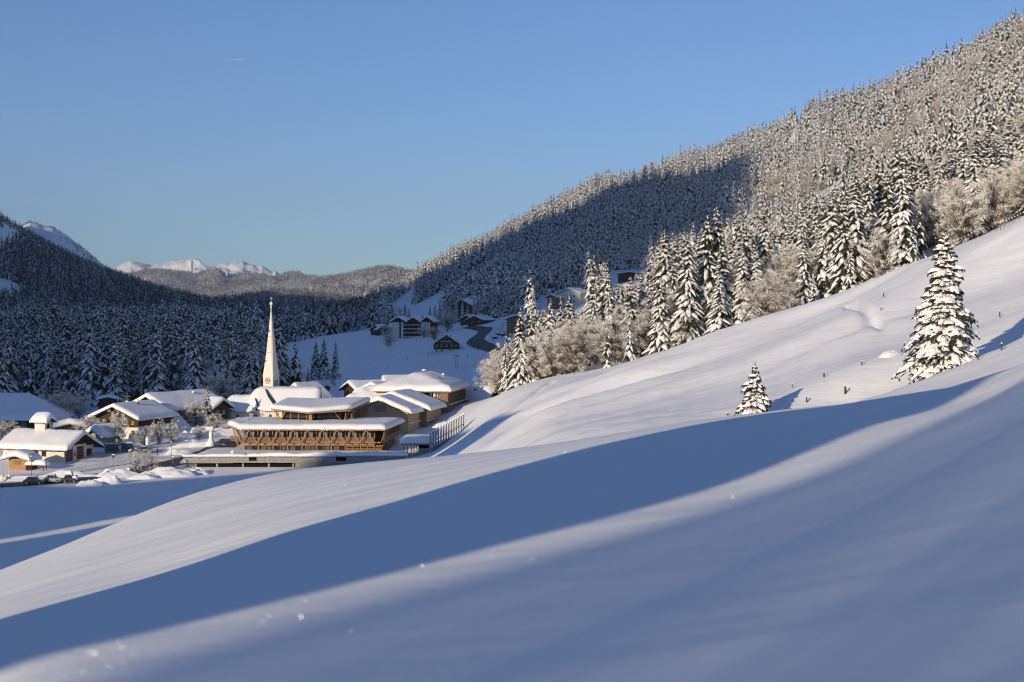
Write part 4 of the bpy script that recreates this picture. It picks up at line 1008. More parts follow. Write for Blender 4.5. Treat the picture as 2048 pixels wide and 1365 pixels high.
# ------------------------------------------------------------------ fire station
S0 = Vector((-88.4, 280, -28.1))
FS = empty('fire_station', 'low white fire station with red gate doors and a little bell turret', 'fire station', S0, D2R(-18))
kf = 2.45/5.1
hs = lambda x, y: 5.35-abs(y-5.1)*kf
q = [(-15.2, -.9), (1.5, -.9), (1.5, 11.6), (-15.2, 11.6)]
roof_slab(FS, q, hs, .2, 'wooddark', 2, 10); snow_roof(FS, q, hs, .85, .7, n=22, m=15, lump=.12)
m_ = MB(); m_.box(-14, 0, 0, 10.2, -3, 2.75); m_.obj('wall', M['white'], FS)
m_ = MB(); m_.hull([(-.2, 0, 2.76), (-.2, 10.2, 2.76), (-.2, 5.1, 5.15)], [(.06, 0, 2.76), (.06, 10.2, 2.76), (.06, 5.1, 5.15)]); m_.obj('gable_boards', M['wooddark'], FS)
for x in (-8.0, -6.2, -4.4): window(FS, x, 1.15, .95, .95, y=0, frame='wooddark')
def gate(y0, y1, zt, label=None):
    g = MB(); g.box(.06, .12, y0, y1, -.1, zt); go = g.obj('gate_door', M['red'], FS)
    n = 4
    for r_ in range(2):
        z0 = zt*.50+r_*zt*.25
        for c_ in range(n):
            a = y0+(y1-y0)*(c_+.12)/n; b = y0+(y1-y0)*(c_+.88)/n
            w_ = MB(); w_.box(.125, .15, a, b, z0+.05, z0+zt*.2); w_.obj('pane', M['glass'], go)
    f = MB(); f.box(.121, .17, y0, y1, zt*.44, zt*.47); f.box(.121, .17, y0, y1, zt*.72, zt*.745); f.obj('rail', M['metal'], go)
gate(.4, 2.9, 2.3); gate(4.1, 6.5, 2.75); gate(7.6, 9.4, 2.0)
for a, b, z in ((-.05, .35, 2.6), (2.95, 4.05, 3.0), (6.55, 7.3, 3.2)):
    m_ = MB(); m_.box(.065, .30, a, b, -.4, z); po = m_.obj('white_pier', M['cream'], FS)
    if b-a > .9:
        k = MB(); k.box(.305, .34, a+.25, b-.3, .9, 1.7); k.box(.305, .335, a+.38, b-.45, 1.9, 2.15); k.obj('notice', M['metal'], po)
m_ = MB(); m_.box(.065, .22, .35, 7.3, 2.78, 3.15); m_.obj('lintel', M['cream'], FS)
m_ = MB()
for i, a in enumerate(np.linspace(0, 5.5, 8)): m_.box(.07, .10, 5.1-.35+.09*i, 5.1-.30+.09*i, 3.9, 4.15)
m_.obj('house_sign', M['cream'], FS)
# turret
TX, TY = -8.4, 5.3
m_ = MB(); m_.box(TX-1.3, TX+1.1, TY-1.1, TY+1.1, 3.5, 7.7); tu = m_.obj('bell_turret', M['white'], FS)
m_ = MB(); m_.hull([(TX+1.105, TY-.42, 6.0), (TX+1.105, TY+.42, 6.0), (TX+1.105, TY+.42, 6.8), (TX+1.105, TY, 7.25), (TX+1.105, TY-.42, 6.8)], [(TX+1.14, TY-.42, 6.0), (TX+1.14, TY+.42, 6.0), (TX+1.14, TY+.42, 6.8), (TX+1.14, TY, 7.25), (TX+1.14, TY-.42, 6.8)]); m_.obj('bell_opening', M['black'], tu)
ht = lambda x, y: 8.35-abs(y-TY)*.55
q = [(TX-2.0, TY-1.7), (TX+1.9, TY-1.7), (TX+1.9, TY+1.7), (TX-2.0, TY+1.7)]
roof_slab(FS, q, ht, .12, 'wooddark', 2, 6, 'turret_roof'); snow_roof(FS, q, ht, 1.15, .9, n=8, m=9, name='turret_snow', lump=.04)

# wooden kiosk and sledge rack in front of the station
p = G(34, 272)
K = empty('wooden_kiosk', 'small timber kiosk with an oversized cap of snow by the fire station', 'kiosk', (p.x, 272, -28.6), D2R(-14))
m_ = MB(); m_.box(-1.9, 1.9, 0, 2.6, -1.5, 2.0); m_.obj('wall', M['wood'], K)
m_ = MB(); m_.box(-.7, .8, -.05, -.005, .9, 1.75); m_.obj('hatch', M['woodside'], K)
m_ = MB(); m_.box(1.91, 2.9, .4, 2.4, -1.5, 1.9); m_.obj('lean_to', M['wooddark'], K)
hk = lambda x, y: 2.6-abs(x)*.25
q = [(-3, -.9), (3.2, -.9), (3.2, 3.3), (-3, 3.3)]
roof_slab(K, q, hk, .12, 'wooddark', 6, 2); snow_roof(K, q, hk, 1.15, 1.0, n=10, m=8, lump=.05)
p = G(71, 271)
K = empty('shelter_table', 'low roofed rack loaded with a slab of snow beside the kiosk', 'shelter', (p.x, 271, -28.6), D2R(-10))
m_ = MB(); m_.box(-1.8, 1.8, 0, 1.4, .75, .9); m_.obj('top', M['wooddark'], K)
for x in (-1.6, 1.5):
    for y in (.1, 1.2): m_ = MB(); m_.box(x, x+.12, y, y+.12, -1, .75); m_.obj('leg', M['wooddark'], K)
snow_roof(K, [(-2, -.15), (2, -.15), (2, 1.6), (-2, 1.6)], lambda x, y: .9, .95, .8, n=8, m=6, lump=.05)

# small huts between station and chalet
def hut(label, px, d, z, w, L, h, rise, rz, wall='wooddark', T=.9, name='hut', cat='hut', wins=()):
    x = d*(px-1024)/F; return gable_house(label, (x, d, z), rz, w, L, h, rise, wall, T=T, ov=.6, r=.7, name=name, cat=cat, wins=wins, snow_n=10)
hut('small garage hut with a rounded snow roof between fire station and chalet', 190, 300, -26.0, 5.2, 5, 1.6, 1.2, D2R(-38), 'concrete', 1.2, 'garage')
hut('low snow buried shed behind the fire station ridge', 140, 318, -24.8, 6, 5, .9, .7, D2R(20), 'wooddark', 1.2, 'shed')
hut('tiny dark shed on the bank behind the chalet', 215, 372, -21.6, 4.4, 3, .9, .5, D2R(10), 'wooddark', .7, 'shed')
hut('snow buried porch with a pointed gable in front of the red farmhouse', 322, 322, -25.4, 6.6, 6.0, .2, 2.5, D2R(-30), 'white', .9, 'porch', 'porch', wins=[(0,.2,.9,1.0,{})])
hut('round topped hay hut half buried in snow right of the red farmhouse', 408, 352, -23.8, 5.0, 4, 1.0, .7, D2R(-10), 'woodgrey', 1.1, 'hay_hut', 'hay hut')
hut('church annex with a broken snow roof behind the tower', 590, 378, -22.2, 9.0, 9, 1.6, 3.2, D2R(-35), 'white', .8, 'annex', 'annex')

# ------------------------------------------------------------------ houses behind the hotel
def hip_house(label, px, d, z, w, L, h, rise, rz, wall, T=1.0, ov=1.0, name='house', slope=.5, lump=.16, wins=()):
    x = d*(px-1024)/F; o = empty(name, label, 'house', (x, d, z), rz)
    hf = lambda a, b: h+min(rise, slope*min(a+w/2+ov, w/2+ov-a), slope*min(b+ov, L+ov-b))
    q = [(-w/2-ov, -ov), (w/2+ov, -ov), (w/2+ov, L+ov), (-w/2-ov, L+ov)]
    roof_slab(o, q, hf, .2, 'wooddark', 10, 10); snow_roof(o, q, hf, T, .9, n=20, m=16, lump=lump)
    m_ = MB(); m_.box(-w/2, w/2, 0, L, -3, h+.1); m_.obj('wall', M[wall], o)
    for wd in wins: window(o, *wd[:4], **(wd[4] if len(wd) > 4 else {}))
    return o
hip_house('white walled house with a tall wavy hipped snow roof behind the hotel pavilion', 738, 352, -24.5, 10.5, 10, 4.3, 3.0, D2R(-6), 'white', 1.0, 1.0, lump=.3, slope=.55)
FH = hip_house('flat roofed annex with brick chimney just behind the pavilion', 686, 333, -24.0, 15.5, 6, 3.2, .3, D2R(-3), 'white', .75, .6, 'annex_block', lump=.3)
chimney(FH, -6.6, 4, 4.0, .9, .5)
for x in (1.0, 3.2): 
    m_ = MB(); m_.tube((x, 2, 3.8), (x, 2, 4.7), .12, .12, 8); m_.bar((x, 2, 4.7), (x-.5, 2, 4.9), .14); m_.obj('vent_pipe', M['darkmetal'], FH)
gable_house('dark farmhouse with a long low snow roof left of the wide hotel wing', (W(704,0,392).x, 392, -21.5), D2R(-62), 12, 12, 2.3, 1.9, 'wooddark', ov=1.2, T=.7)
gable_house('brown gabled house front peeping over the wavy snow roof', (W(746,0,372).x, 372, -21.6), D2R(-30), 9.5, 9, 2.6, 2.1, 'woodred', ov=1.1, T=.8, wins=[(0,2.0,.9,.9,{})])
gable_house('low dark roofed house behind the hipped wing with twin chimneys', (W(772,0,398).x, 398, -21.2), D2R(-78), 10, 15, 3.4, 1.6, 'wooddark', ov=1.0, T=.8, chim=[(1.5,6,.5),(-1,11,.5)])
gable_house('small dark gabled house under the grove, right of the hotel wing', (W(983,0,376).x, 376, -22.3), D2R(62), 7.0, 9.5, 1.7, 2.3, 'wooddark', ov=1.1, T=.8, chim=[(-1.6,4,.8)])
# ------------------------------------------------------------------ terrace with underground garage in front of the hotel
TE = empty('garage_terrace', 'long concrete garage terrace with snow capped parapet and a dark drive-in', 'terrace', (-42, 274, -28.6))
m_ = MB(); m_.prism([(-22.0, 3.0), (-20.8, .4), (-18.5, 0), (21.5, 0), (21.5, .5), (-18.3, .5), (-20.3, 1.0), (-21.4, 3.0)], 1.05, 2.25); m_.obj('parapet', M['concrete'], TE)
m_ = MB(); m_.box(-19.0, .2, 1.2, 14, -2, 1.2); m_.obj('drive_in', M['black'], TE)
m_ = MB(); m_.box(.2, 21.5, .3, 14, -2, 1.04); m_.box(-21, -19, 1.5, 14, -2, 1.04); m_.obj('retaining_wall', M['concrete'], TE)
for x in (-15, -10, -5, -.3): m_ = MB(); m_.box(x-.18, x+.18, .9, 1.2, -2, 1.04); m_.obj('pillar', M['concrete'], TE)
for (x0, x1) in ((-8.7, -7.2), (8.1, 10.1)):
    m_ = MB(); m_.box(x0, x1, -.02, .05, 1.45, 2.15); m_.obj('opening', M['black'], TE)
    m_ = MB(); m_.box(x0-.08, x1+.08, -.10, -.025, 1.36, 1.44); m_.obj('opening_sill', M['metal'], TE)
for i, x in enumerate(np.arange(-17, 21, 3.2)): m_ = MB(); m_.box(x, x+.04, -.012, .0, 1.08, 2.2); m_.obj('panel_joint', M['metal'], TE)
for (x0, x1, T, y1, dz) in ((-21.6, -9.2, .5, 1.6, 0), (-9.1, 8.0, .75, 1.3, 0), (7.2, 21.8, .7, 1.3, .12)):
    snow_roof(TE, [(x0, -.25), (x1, -.25), (x1, y1), (x0, y1)], lambda x, y: 2.25+dz, T, .45, n=int((x1-x0)*2.2), m=4, lump=.28, out=.08)
snow_roof(TE, [(-22.2, 1.2), (21, 1.4), (21, 16), (-20.5, 24)], lambda x, y: .9+.015*y, .75, 1.0, 'deck_snow', n=30, m=14, lump=.12)
m_ = MB(); m_.lathe([(.5,0),(.55,.3),(.4,.7),(.15,1.0),(.02,1.1)], 10, (-12.1, 1.5, 2.3)); m_.obj('snow_hat', M['snow'], TE, True)

# entrance canopy and the row of tall posts
CA = empty('entrance_canopy', 'small timber canopy with raking struts and thick flat snow beside the hotel', 'canopy', (-19.2, 283.5, -27.0), D2R(2))
m_ = MB(); m_.box(-2.9, 2.9, 0, 9, 2.05, 2.35); m_.obj('canopy_roof', M['wood'], CA)
snow_roof(CA, [(-3.1, -.2), (3.1, -.2), (3.6, 9.5), (-2.6, 9.5)], lambda x, y: 2.35, 1.15, .8, n=12, m=14, lump=.08)
for x, dx in ((-2.5,.5),(-1.7,.15),(-1.0,.35),(-.3,-.1),(.1,.4)): m_ = MB(); m_.bar((x+dx, .6, -.8), (x, .2, 2.05), .16, .2); m_.obj('strut', M['wood'], CA)
m_ = MB(); m_.box(.5, 2.7, .6, 8, -1, 1.3); m_.obj('wall', M['concrete'], CA)
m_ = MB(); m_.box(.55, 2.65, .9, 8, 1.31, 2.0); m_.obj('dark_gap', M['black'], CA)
PA, PB = W(861, 899, 283), W(927, 860, 299)
PF = empty('post_fence', 'row of tall dark posts with snow balls on top, rising beside the hotel', 'fence', PA)
m_ = MB()
dv = PB-PA
m_.hull([(0,.12,-2.5),(dv.x,dv.y+.12,dv.z-2.5),(dv.x,dv.y+.5,dv.z-2.5),(0,.5,-2.5)], [(0,.12,.05),(dv.x,dv.y+.12,dv.z+.05),(dv.x,dv.y+.5,dv.z+.05),(0,.5,.05)]); m_.obj('base_wall', M['concrete'], PF)
for zz in (1.25,):
    m_ = MB(); m_.bar((0,.1,zz), (dv.x,dv.y+.1,dv.z+zz), .12, .1); m_.obj('rail', M['metal'], PF)
    m_ = MB(); m_.bar((0,.1,zz+.1), (dv.x,dv.y+.1,dv.z+zz+.1), .2, .1); m_.obj('rail_snow', M['snow'], PF)
p0 = None
for i in range(14):
    q = dv*(i/13.0)
    if p0 is None:
        m_ = MB(); m_.box(-.15, .15, -.2, .02, -2.2, 3.1); p0 = m_.obj('post', M['metal'], PF)
        s_ = MB()
        for j in range(9): s_.box(-.19, -.08, -.26, -.12, -.2+j*.36, .02+j*.36)
        s_.obj('snow_clot', M['snow'], p0)
        b_ = MB(); b_.lathe([(.10,0),(.21,.1),(.24,.28),(.16,.48),(.02,.56)], 9, (0,-.08,3.1)); b_.obj('snow_ball', M['snow'], p0, True); c_ = p0
    else: c_ = copy_tree(p0, PF)
    c_.location = q

# ------------------------------------------------------------------ roads
def ribbon(name, pts, width, mat, lift, label, wob=.3):
    P = []
    for (a, b) in zip(pts[:-1], pts[1:]):
        for s_ in np.linspace(0, 1, 14)[:-1]: P.append((a[0]+(b[0]-a[0])*s_, a[1]+(b[1]-a[1])*s_, a[2]+(b[2]-a[2])*s_ if len(a) > 2 else width))
    P.append((*pts[-1][:2], pts[-1][2] if len(pts[-1]) > 2 else width))
    P = np.array(P)
    for _ in range(10): P[1:-1] = P[1:-1]*.5+(P[:-2]+P[2:])*.25
    T = np.gradient(P[:, :2], axis=0); Nn = np.stack([-T[:,1], T[:,0]], 1); Nn /= np.linalg.norm(Nn, axis=1)[:,None]
    u = np.linspace(-1, 1, 9); X = P[:,0:1]+Nn[:,0:1]*u[None]*P[:,2:3]/2; Y = P[:,1:2]+Nn[:,1:2]*u[None]*P[:,2:3]/2
    X = X+wob*vnoise(X*.7, Y*.7, 3)*(np.abs(u)[None] > .9)
    Z = ground_np(X, Y).reshape(X.shape)
    Z = np.maximum(Z, Z[:, 4:5]-.1)*.5+Z[:, 4:5]*.5 if False else Z
    return grid_obj(name, X, Y, Z+lift, M[mat], kind='structure', label=label)
def gp(px, d): return (d*(px-1024)/F, d)
ribbon('parking_area', [gp(170,287), gp(260,288), gp(340,292), gp(420,300)], 13, 'pack', .10, 'trodden snow forecourt between fire station and garages')
ribbon('road', [gp(-60,246), gp(60,251), gp(140,257), gp(215,266), gp(290,273), gp(360,281), gp(420,292), gp(470,310)], 5.5, 'asphalt', .14, 'ploughed village road in front of the fire station')
ribbon('path', [gp(20,262), gp(110,268), gp(190,275), gp(250,281)], 5, 'pack', .12, 'packed snow apron in front of the fire station')
ribbon('mountain_road', [(-4.5,560,6.5),(-8.5,590,7),(-13,618,7.5),(-17.2,650,8),(-16.5,685,8),(-13.5,715,7.5),(-14,745,7),(-20,775,6),(-25,800,6)], 7, 'asphalt', .35, 'dark asphalt road curving up the valley in an S bend', wob=.1)
ribbon('side_road', [(-9,660,3.5),(-6,690,3.5),(-7,720,3.5),(-4,750,3)], 3.5, 'pack', .33, 'narrow ploughed lane beside the main road', wob=.1)

# ------------------------------------------------------------------ snow banks and piles
for i, (px, d, rx, ry, h, rz, lab) in enumerate((
    (238, 263, 5.2, 2.3, 1.9, .15, 'high shovelled snow pile with a steep side next to the road sign'),
    (140, 262, 9, 2.0, 1.2, .22, 'long ploughed snow bank between road and fire station'),
    (40, 257, 9, 1.8, .9, .1, 'low ploughed bank at the left end of the road'),
    (183, 249, 3.0, 1.6, 1.3, .2, 'rounded snow heap beside the buried car'),
    (215, 252, 3.6, 1.8, 1.5, .1, 'lumpy snow heap by the near kerb'),
    (330, 264, 6.5, 3.2, 2.4, .1, 'largest snow heap, in front of the garage terrace'),
    (388, 268, 4.0, 2.4, 1.5, -.2, 'broad snow heap against the terrace corner'),
    (285, 260, 4.0, 2.2, 1.1, .1, 'flat snow heap in front of the two bare saplings'),
    (400, 300, 7.5, 1.6, 1.5, .45, 'snow wall along the road up to the church'),
    (445, 316, 6.0, 1.6, 1.6, .45, 'snow wall under the church choir'),
    (352, 290, 4.5, 1.6, 1.2, .4, 'snow bank beside the round haystack snow post'),
    (395, 322, 5.5, 2.4, 1.2, .1, 'snow covered hedge in front of the hay hut'),
    (370, 308, 4.0, 1.8, .9, .1, 'snow covered shrubs below the porch'),
    (150, 305, 4.5, 2.0, 1.3, .1, 'snow heap behind the fire station'),
    (800, 279, 5.5, 1.8, 1.0, .1, 'snow heaps between terrace and canopy'),
    (1783, 166, 1.9, 1.0, .7, .4, 'wind carved snow hump left of the big lone spruce'),
    (890, 322, 3.2, 2.0, 1.3, .3, 'snow heap beside the hotel wing'))):
    p = G(px, d); snow_mound(lab, (p.x, p.y, p.z-.05), rx, ry, h, rz, i+1)

# ------------------------------------------------------------------ cars
for nm, c_ in (('paint_black',(.012,.012,.014)),('paint_silver',(.33,.34,.35)),('paint_blue',(.02,.03,.05))):
    M[nm] = new_mat(nm, c_, .28, .6, noise=(2, tuple(min(1, v*1.25) for v in c_), .4, .7))
M['tyre'] = new_mat('tyre', (.02,.02,.02), .9, .1); M['lamp'] = new_mat('lamp_glass', (.6,.6,.58), .2, .5); M['tail'] = new_mat('tail_lamp', (.35,.02,.015), .3, .5)
def car(label, p, rz, paint, van=False, snow=0.0, L=4.0, wd=1.7, group=None):
    o = empty('parked_car', label, 'van' if van else 'car', p, rz, group); h1 = .78
    sec = [(-L/2, .35, .62), (-L/2+.1, .28, .80), (-L*.22, .25, .86), (L*.25, .25, .88), (L/2-.12, .28, .82), (L/2, .36, .62)]
    b = MB(); vs = []
    for (x, z0, z1) in sec:
        w2 = wd/2*(.86 if abs(x) > L/2-.05 else 1.0)
        vs += [(x,-w2*.96,z0),(x,-w2,(z0+z1)/2),(x,-w2*.94,z1),(x,w2*.94,z1),(x,w2,(z0+z1)/2),(x,w2*.96,z0)]
    n = len(sec); fs = [(i*6+j, i*6+(j+1) % 6, (i+1)*6+(j+1) % 6, (i+1)*6+j) for i in range(n-1) for j in range(6)]+[tuple(range(6))[::-1], tuple(range((n-1)*6, n*6))]
    b.add(vs, fs); b.obj('body', M[paint], o)
    hc = 1.75 if van else 1.40
    x0, x1, x2, x3 = (-L*.44, -L*.36, L*.42, L*.47) if van else (-L*.26, -L*.10, L*.26, L*.42)
    g = MB(); w2 = wd/2*.93; w3 = wd/2*.78
    g.hull([(x0,-w2,.83),(x3,-w2,.83),(x3,w2,.83),(x0,w2,.83)], [(x1,-w3,hc),(x2,-w3,hc),(x2,w3,hc),(x1,w3,hc)]); g.obj('glasshouse', M['glass'], o)
    r = MB(); r.hull([(x1-.03,-w3-.02,hc-.03),(x2+.03,-w3-.02,hc-.03),(x2+.03,w3+.02,hc-.03),(x1-.03,w3+.02,hc-.03)], [(x1,-w3*.92,hc+.05),(x2,-w3*.92,hc+.05),(x2,w3*.92,hc+.05),(x1,w3*.92,hc+.05)]); r.obj('roof', M[paint], o)
    for x in np.linspace(x1, x2, 3 if not van else 4):
        for s_ in (-1, 1):
            t = MB(); t.bar((x*1.03, s_*(w2+.005), .84), (x, s_*(w3+.01), hc), .06); t.obj('window_pillar', M[paint], o)
    w0 = None
    for x in (-L*.31, L*.31):
        for s_ in (-1, 1):
            t = MB(); t.tube((x, s_*(wd/2-.18), .31), (x, s_*(wd/2+.01), .31), .31, .31, 14); wo = t.obj('wheel', M['tyre'], o)
            t = MB(); t.tube((x, s_*(wd/2+.012), .31), (x, s_*(wd/2+.03), .31), .19, .17, 10); t.obj('rim', M['metal'], wo)
    for s_ in (-1, 1):
        t = MB(); t.box(-L/2-.01, -L/2+.12, s_*wd*.36-.16, s_*wd*.36+.16, .60, .74); t.obj('headlight', M['lamp'], o)
        t = MB(); t.box(L/2-.1, L/2+.012, s_*wd*.37-.13, s_*wd*.37+.13, .62, .76); t.obj('tail_light', M['tail'], o)
        t = MB(); t.box(x1-.25, x1-.1, s_*(wd/2+.02)-.08, s_*(wd/2+.02)+.08, .86, .98); t.obj('mirror', M[paint], o)
    if snow > 0:
        snow_roof(o, [(x1-.1,-w3), (x2+.15,-w3), (x2+.15,w3), (x1-.1,w3)], lambda x, y: hc+.05, snow, .3, 'snow_layer', n=8, m=6, lump=.12, out=.02)
        if snow > .3: snow_roof(o, [(-L/2+.05,-w2), (x0+.2,-w2), (x0+.2,w2), (-L/2+.05,w2)], lambda x, y: .84, snow*.7, .3, 'bonnet_snow', n=6, m=6, lump=.1, out=.0)
    return o
def road_pt(px, d, up=.12): p = G(px, d); return (p.x, p.y, p.z+up)
car('black van parked nearest the fire station', road_pt(224,292), D2R(200), 'paint_black', van=True, snow=.05, L=2.9, wd=1.6)
car('dark van with snow streaks behind the black one', road_pt(255,293), D2R(196), 'paint_black', van=True, snow=.12, L=2.7, wd=1.6)
car('dark estate car with a silver bonnet on the forecourt', road_pt(291,291), D2R(178), 'paint_blue', L=3.0, wd=1.5, snow=.04)
car('black car on the near road beside the lamp post', road_pt(68,249.5), D2R(186), 'paint_black', L=3.5, wd=1.6, snow=.05)
car('silver car between the black car and the snowed-in car', road_pt(106,252), D2R(186), 'paint_silver', L=3.0, wd=1.6, snow=.12)
car('car buried under a thick square cap of snow on the near road', road_pt(141,252), D2R(182), 'paint_black', L=2.6, wd=1.6, snow=.75)

# ------------------------------------------------------------------ a person on the forecourt
def person(label, p, h=1.55, rz=0):
    verts = [(0,0,.92),(0,0,1.15),(0,.01,1.38),(0,.0,1.50),(0,-.02,1.64),(0,-.02,1.74),
             (-.10,0,.88),(-.12,-.08,.50),(-.12,-.02,.08),(-.12,-.14,.04),(.10,0,.88),(.12,.10,.50),(.12,.16,.08),(.12,.04,.04),
             (-.20,.01,1.38),(-.27,-.02,1.10),(-.25,-.10,.86),(.20,.01,1.38),(.27,.04,1.10),(.25,.02,.84)]
    edges = [(0,1),(1,2),(2,3),(3,4),(4,5),(0,6),(6,7),(7,8),(8,9),(0,10),(10,11),(11,12),(12,13),(2,14),(14,15),(15,16),(2,17),(17,18),(18,19)]
    rad = [.15,.15,.17,.06,.10,.09,.10,.075,.055,.05,.10,.075,.055,.05,.08,.06,.045,.08,.06,.045]
    me = bpy.data.meshes.new('body'); me.from_pydata(verts, edges, []); me.materials.append(M['wooddark'])
    root = empty('person', label, 'person', p, rz); root.scale = (h/1.78,)*3
    o = bpy.data.objects.new('body', me); COL.objects.link(o); o.parent = root
    sk = o.modifiers.new('skin', 'SKIN')
    for i, r in enumerate(rad): me.skin_vertices[0].data[i].radius = (r, r*.8)
    me.skin_vertices[0].data[0].use_root = True
    o.modifiers.new('sub', 'SUBSURF').levels = 1; o.modifiers['sub'].render_levels = 2
    hd = MB(); hd.lathe([(.02,0),(.085,.05),(.10,.12),(.085,.19),(.02,.24)], 10, (0,-.02,1.56)); hd.obj('head', new_mat('skin', (.45,.28,.2), .6, .3), root, True)
    ht_ = MB(); ht_.lathe([(.105,0),(.11,.08),(.07,.15),(.01,.17)], 10, (0,-.01,1.66)); ht_.obj('woolly_hat', M['darkmetal'], root, True)
    return root
p = G(315, 288.5); person('person in dark winter clothes walking on the forecourt', (p.x, p.y, p.z+.10), 1.45, .4)

# ------------------------------------------------------------------ poles, lamps, signs in the village
p = W(63, 0, 249); lamp_post('tall dark street lamp in front of the black car', (p.x, 249, -28.9), 4.6, cap=.14)
p = W(260, 0, 266); lamp_post('short street lamp with a white snow ball beside the road sign', (p.x, 266, -28.2), 3.4, cap=.26)
p = W(343, 0, 283); lamp_post('thin street lamp at the bend above the terrace', (p.x, 283, -27.3), 2.6, cap=.14)
for i, (px, h, lab) in enumerate(((3, 5.6, 'tallest white flag pole at the left edge'), (13, 5.2, 'white flag pole second from the left edge'), (17, 4.4, 'thin flag pole standing closest to the kiosk'))):
    p = G(px, 255.0+i); o = empty('flag_pole', lab, 'flag pole', (p.x, p.y, p.z), 0, 'flag poles at the left edge')
    m_ = MB(); m_.tube((0,0,-1), (0,0,h), .06, .04, 7); m_.obj('pole', M['white'], o)
    m_ = MB(); m_.box(-.22, .22, -.05, .05, .2, 1.1); m_.obj('cloth', M['cream'], o)
def sign(label, px, d, h, mk, w=.5, hh=.5, name='road_sign'):
    p = G(px, d); o = empty(name, label, 'sign', (p.x, p.y, p.z-.1)); m_ = MB(); m_.tube((0,0,-.5), (0,0,h), .045, .04, 7); m_.obj('pole', M['metal'], o)
    m_ = MB(); m_.box(-w/2, w/2, -.09, -.05, h-hh, h); m_.obj('sign_plate', M[mk], o)
    m_ = MB(); m_.box(-w/2, w/2, -.14, .04, h+.01, h+.16); m_.obj('snow_cap', M['snow'], o); return o
for (lab, px, d, h, mk, w, hh) in (('square blue and white sign at the kerb next to the snow ball lamp', 256, 265, 1.3, 'cream', .7, .7),
    ('dark double traffic sign standing in the high snow pile', 227, 268, 3.6, 'darkmetal', .55, .5), ('small sign on the bend of the road', 346, 279, 1.4, 'metal', .5, .3)): sign(lab, px, d, h, mk, w, hh)
p = G(295, 297); o = empty('signpost', 'white wayside post wrapped in a column of snow behind the parked cars', 'post', (p.x, p.y, p.z))
m_ = MB(); m_.tube((0,0,-.5), (0,0,1.6), .07); m_.obj('post', M['metal'], o)
m_ = MB(); m_.lathe([(.12,.3),(.38,.5),(.4,1.2),(.3,1.45),(.42,1.7),(.4,2.2),(.15,2.5),(.02,2.55)], 10); m_.obj('snow_column', M['snow'], o, True)
p = G(421, 300); o = empty('snow_covered_signpost', 'crooked signpost smothered in snow by the road to the church', 'signpost', (p.x, p.y, p.z))
m_ = MB(); m_.box(-.9, .5, -.15, .15, 3.4, 3.9); m_.obj('sign_board', M['white'], o)
m_ = MB(); m_.tube((0,0,-.5), (.1,0,3.5), .12); m_.obj('pole', M['white'], o)
m_ = MB(); m_.lathe([(.9,0),(1.0,.6),(.7,1.3),(.35,2.0),(.45,2.7),(.3,3.3),(.05,3.4)], 12, (.1,0,-.1)); m_.obj('snow_heap', M['snow'], o, True)
m_ = MB(); m_.box(-.95, .6, -.25, .25, 3.91, 4.2); m_.obj('snow_cap', M['snow'], o)
# thin marker canes along the ploughed edges
for i, (px, d) in enumerate(((5,246),(22,247),(106,262),(163,262),(205,263),(180,245),(206,247),(354,276),(420,262),(8,252))):
    p = G(px, d); o = empty('marker_cane', 'thin dark snow marker cane along the road edge', 'marker', (p.x, p.y, p.z), 0, 'snow marker canes along the road')
    m_ = MB(); m_.tube((0,0,-.3), (.03,0,1.5), .03, .025, 5); m_.obj('cane', M['wooddark'], o)

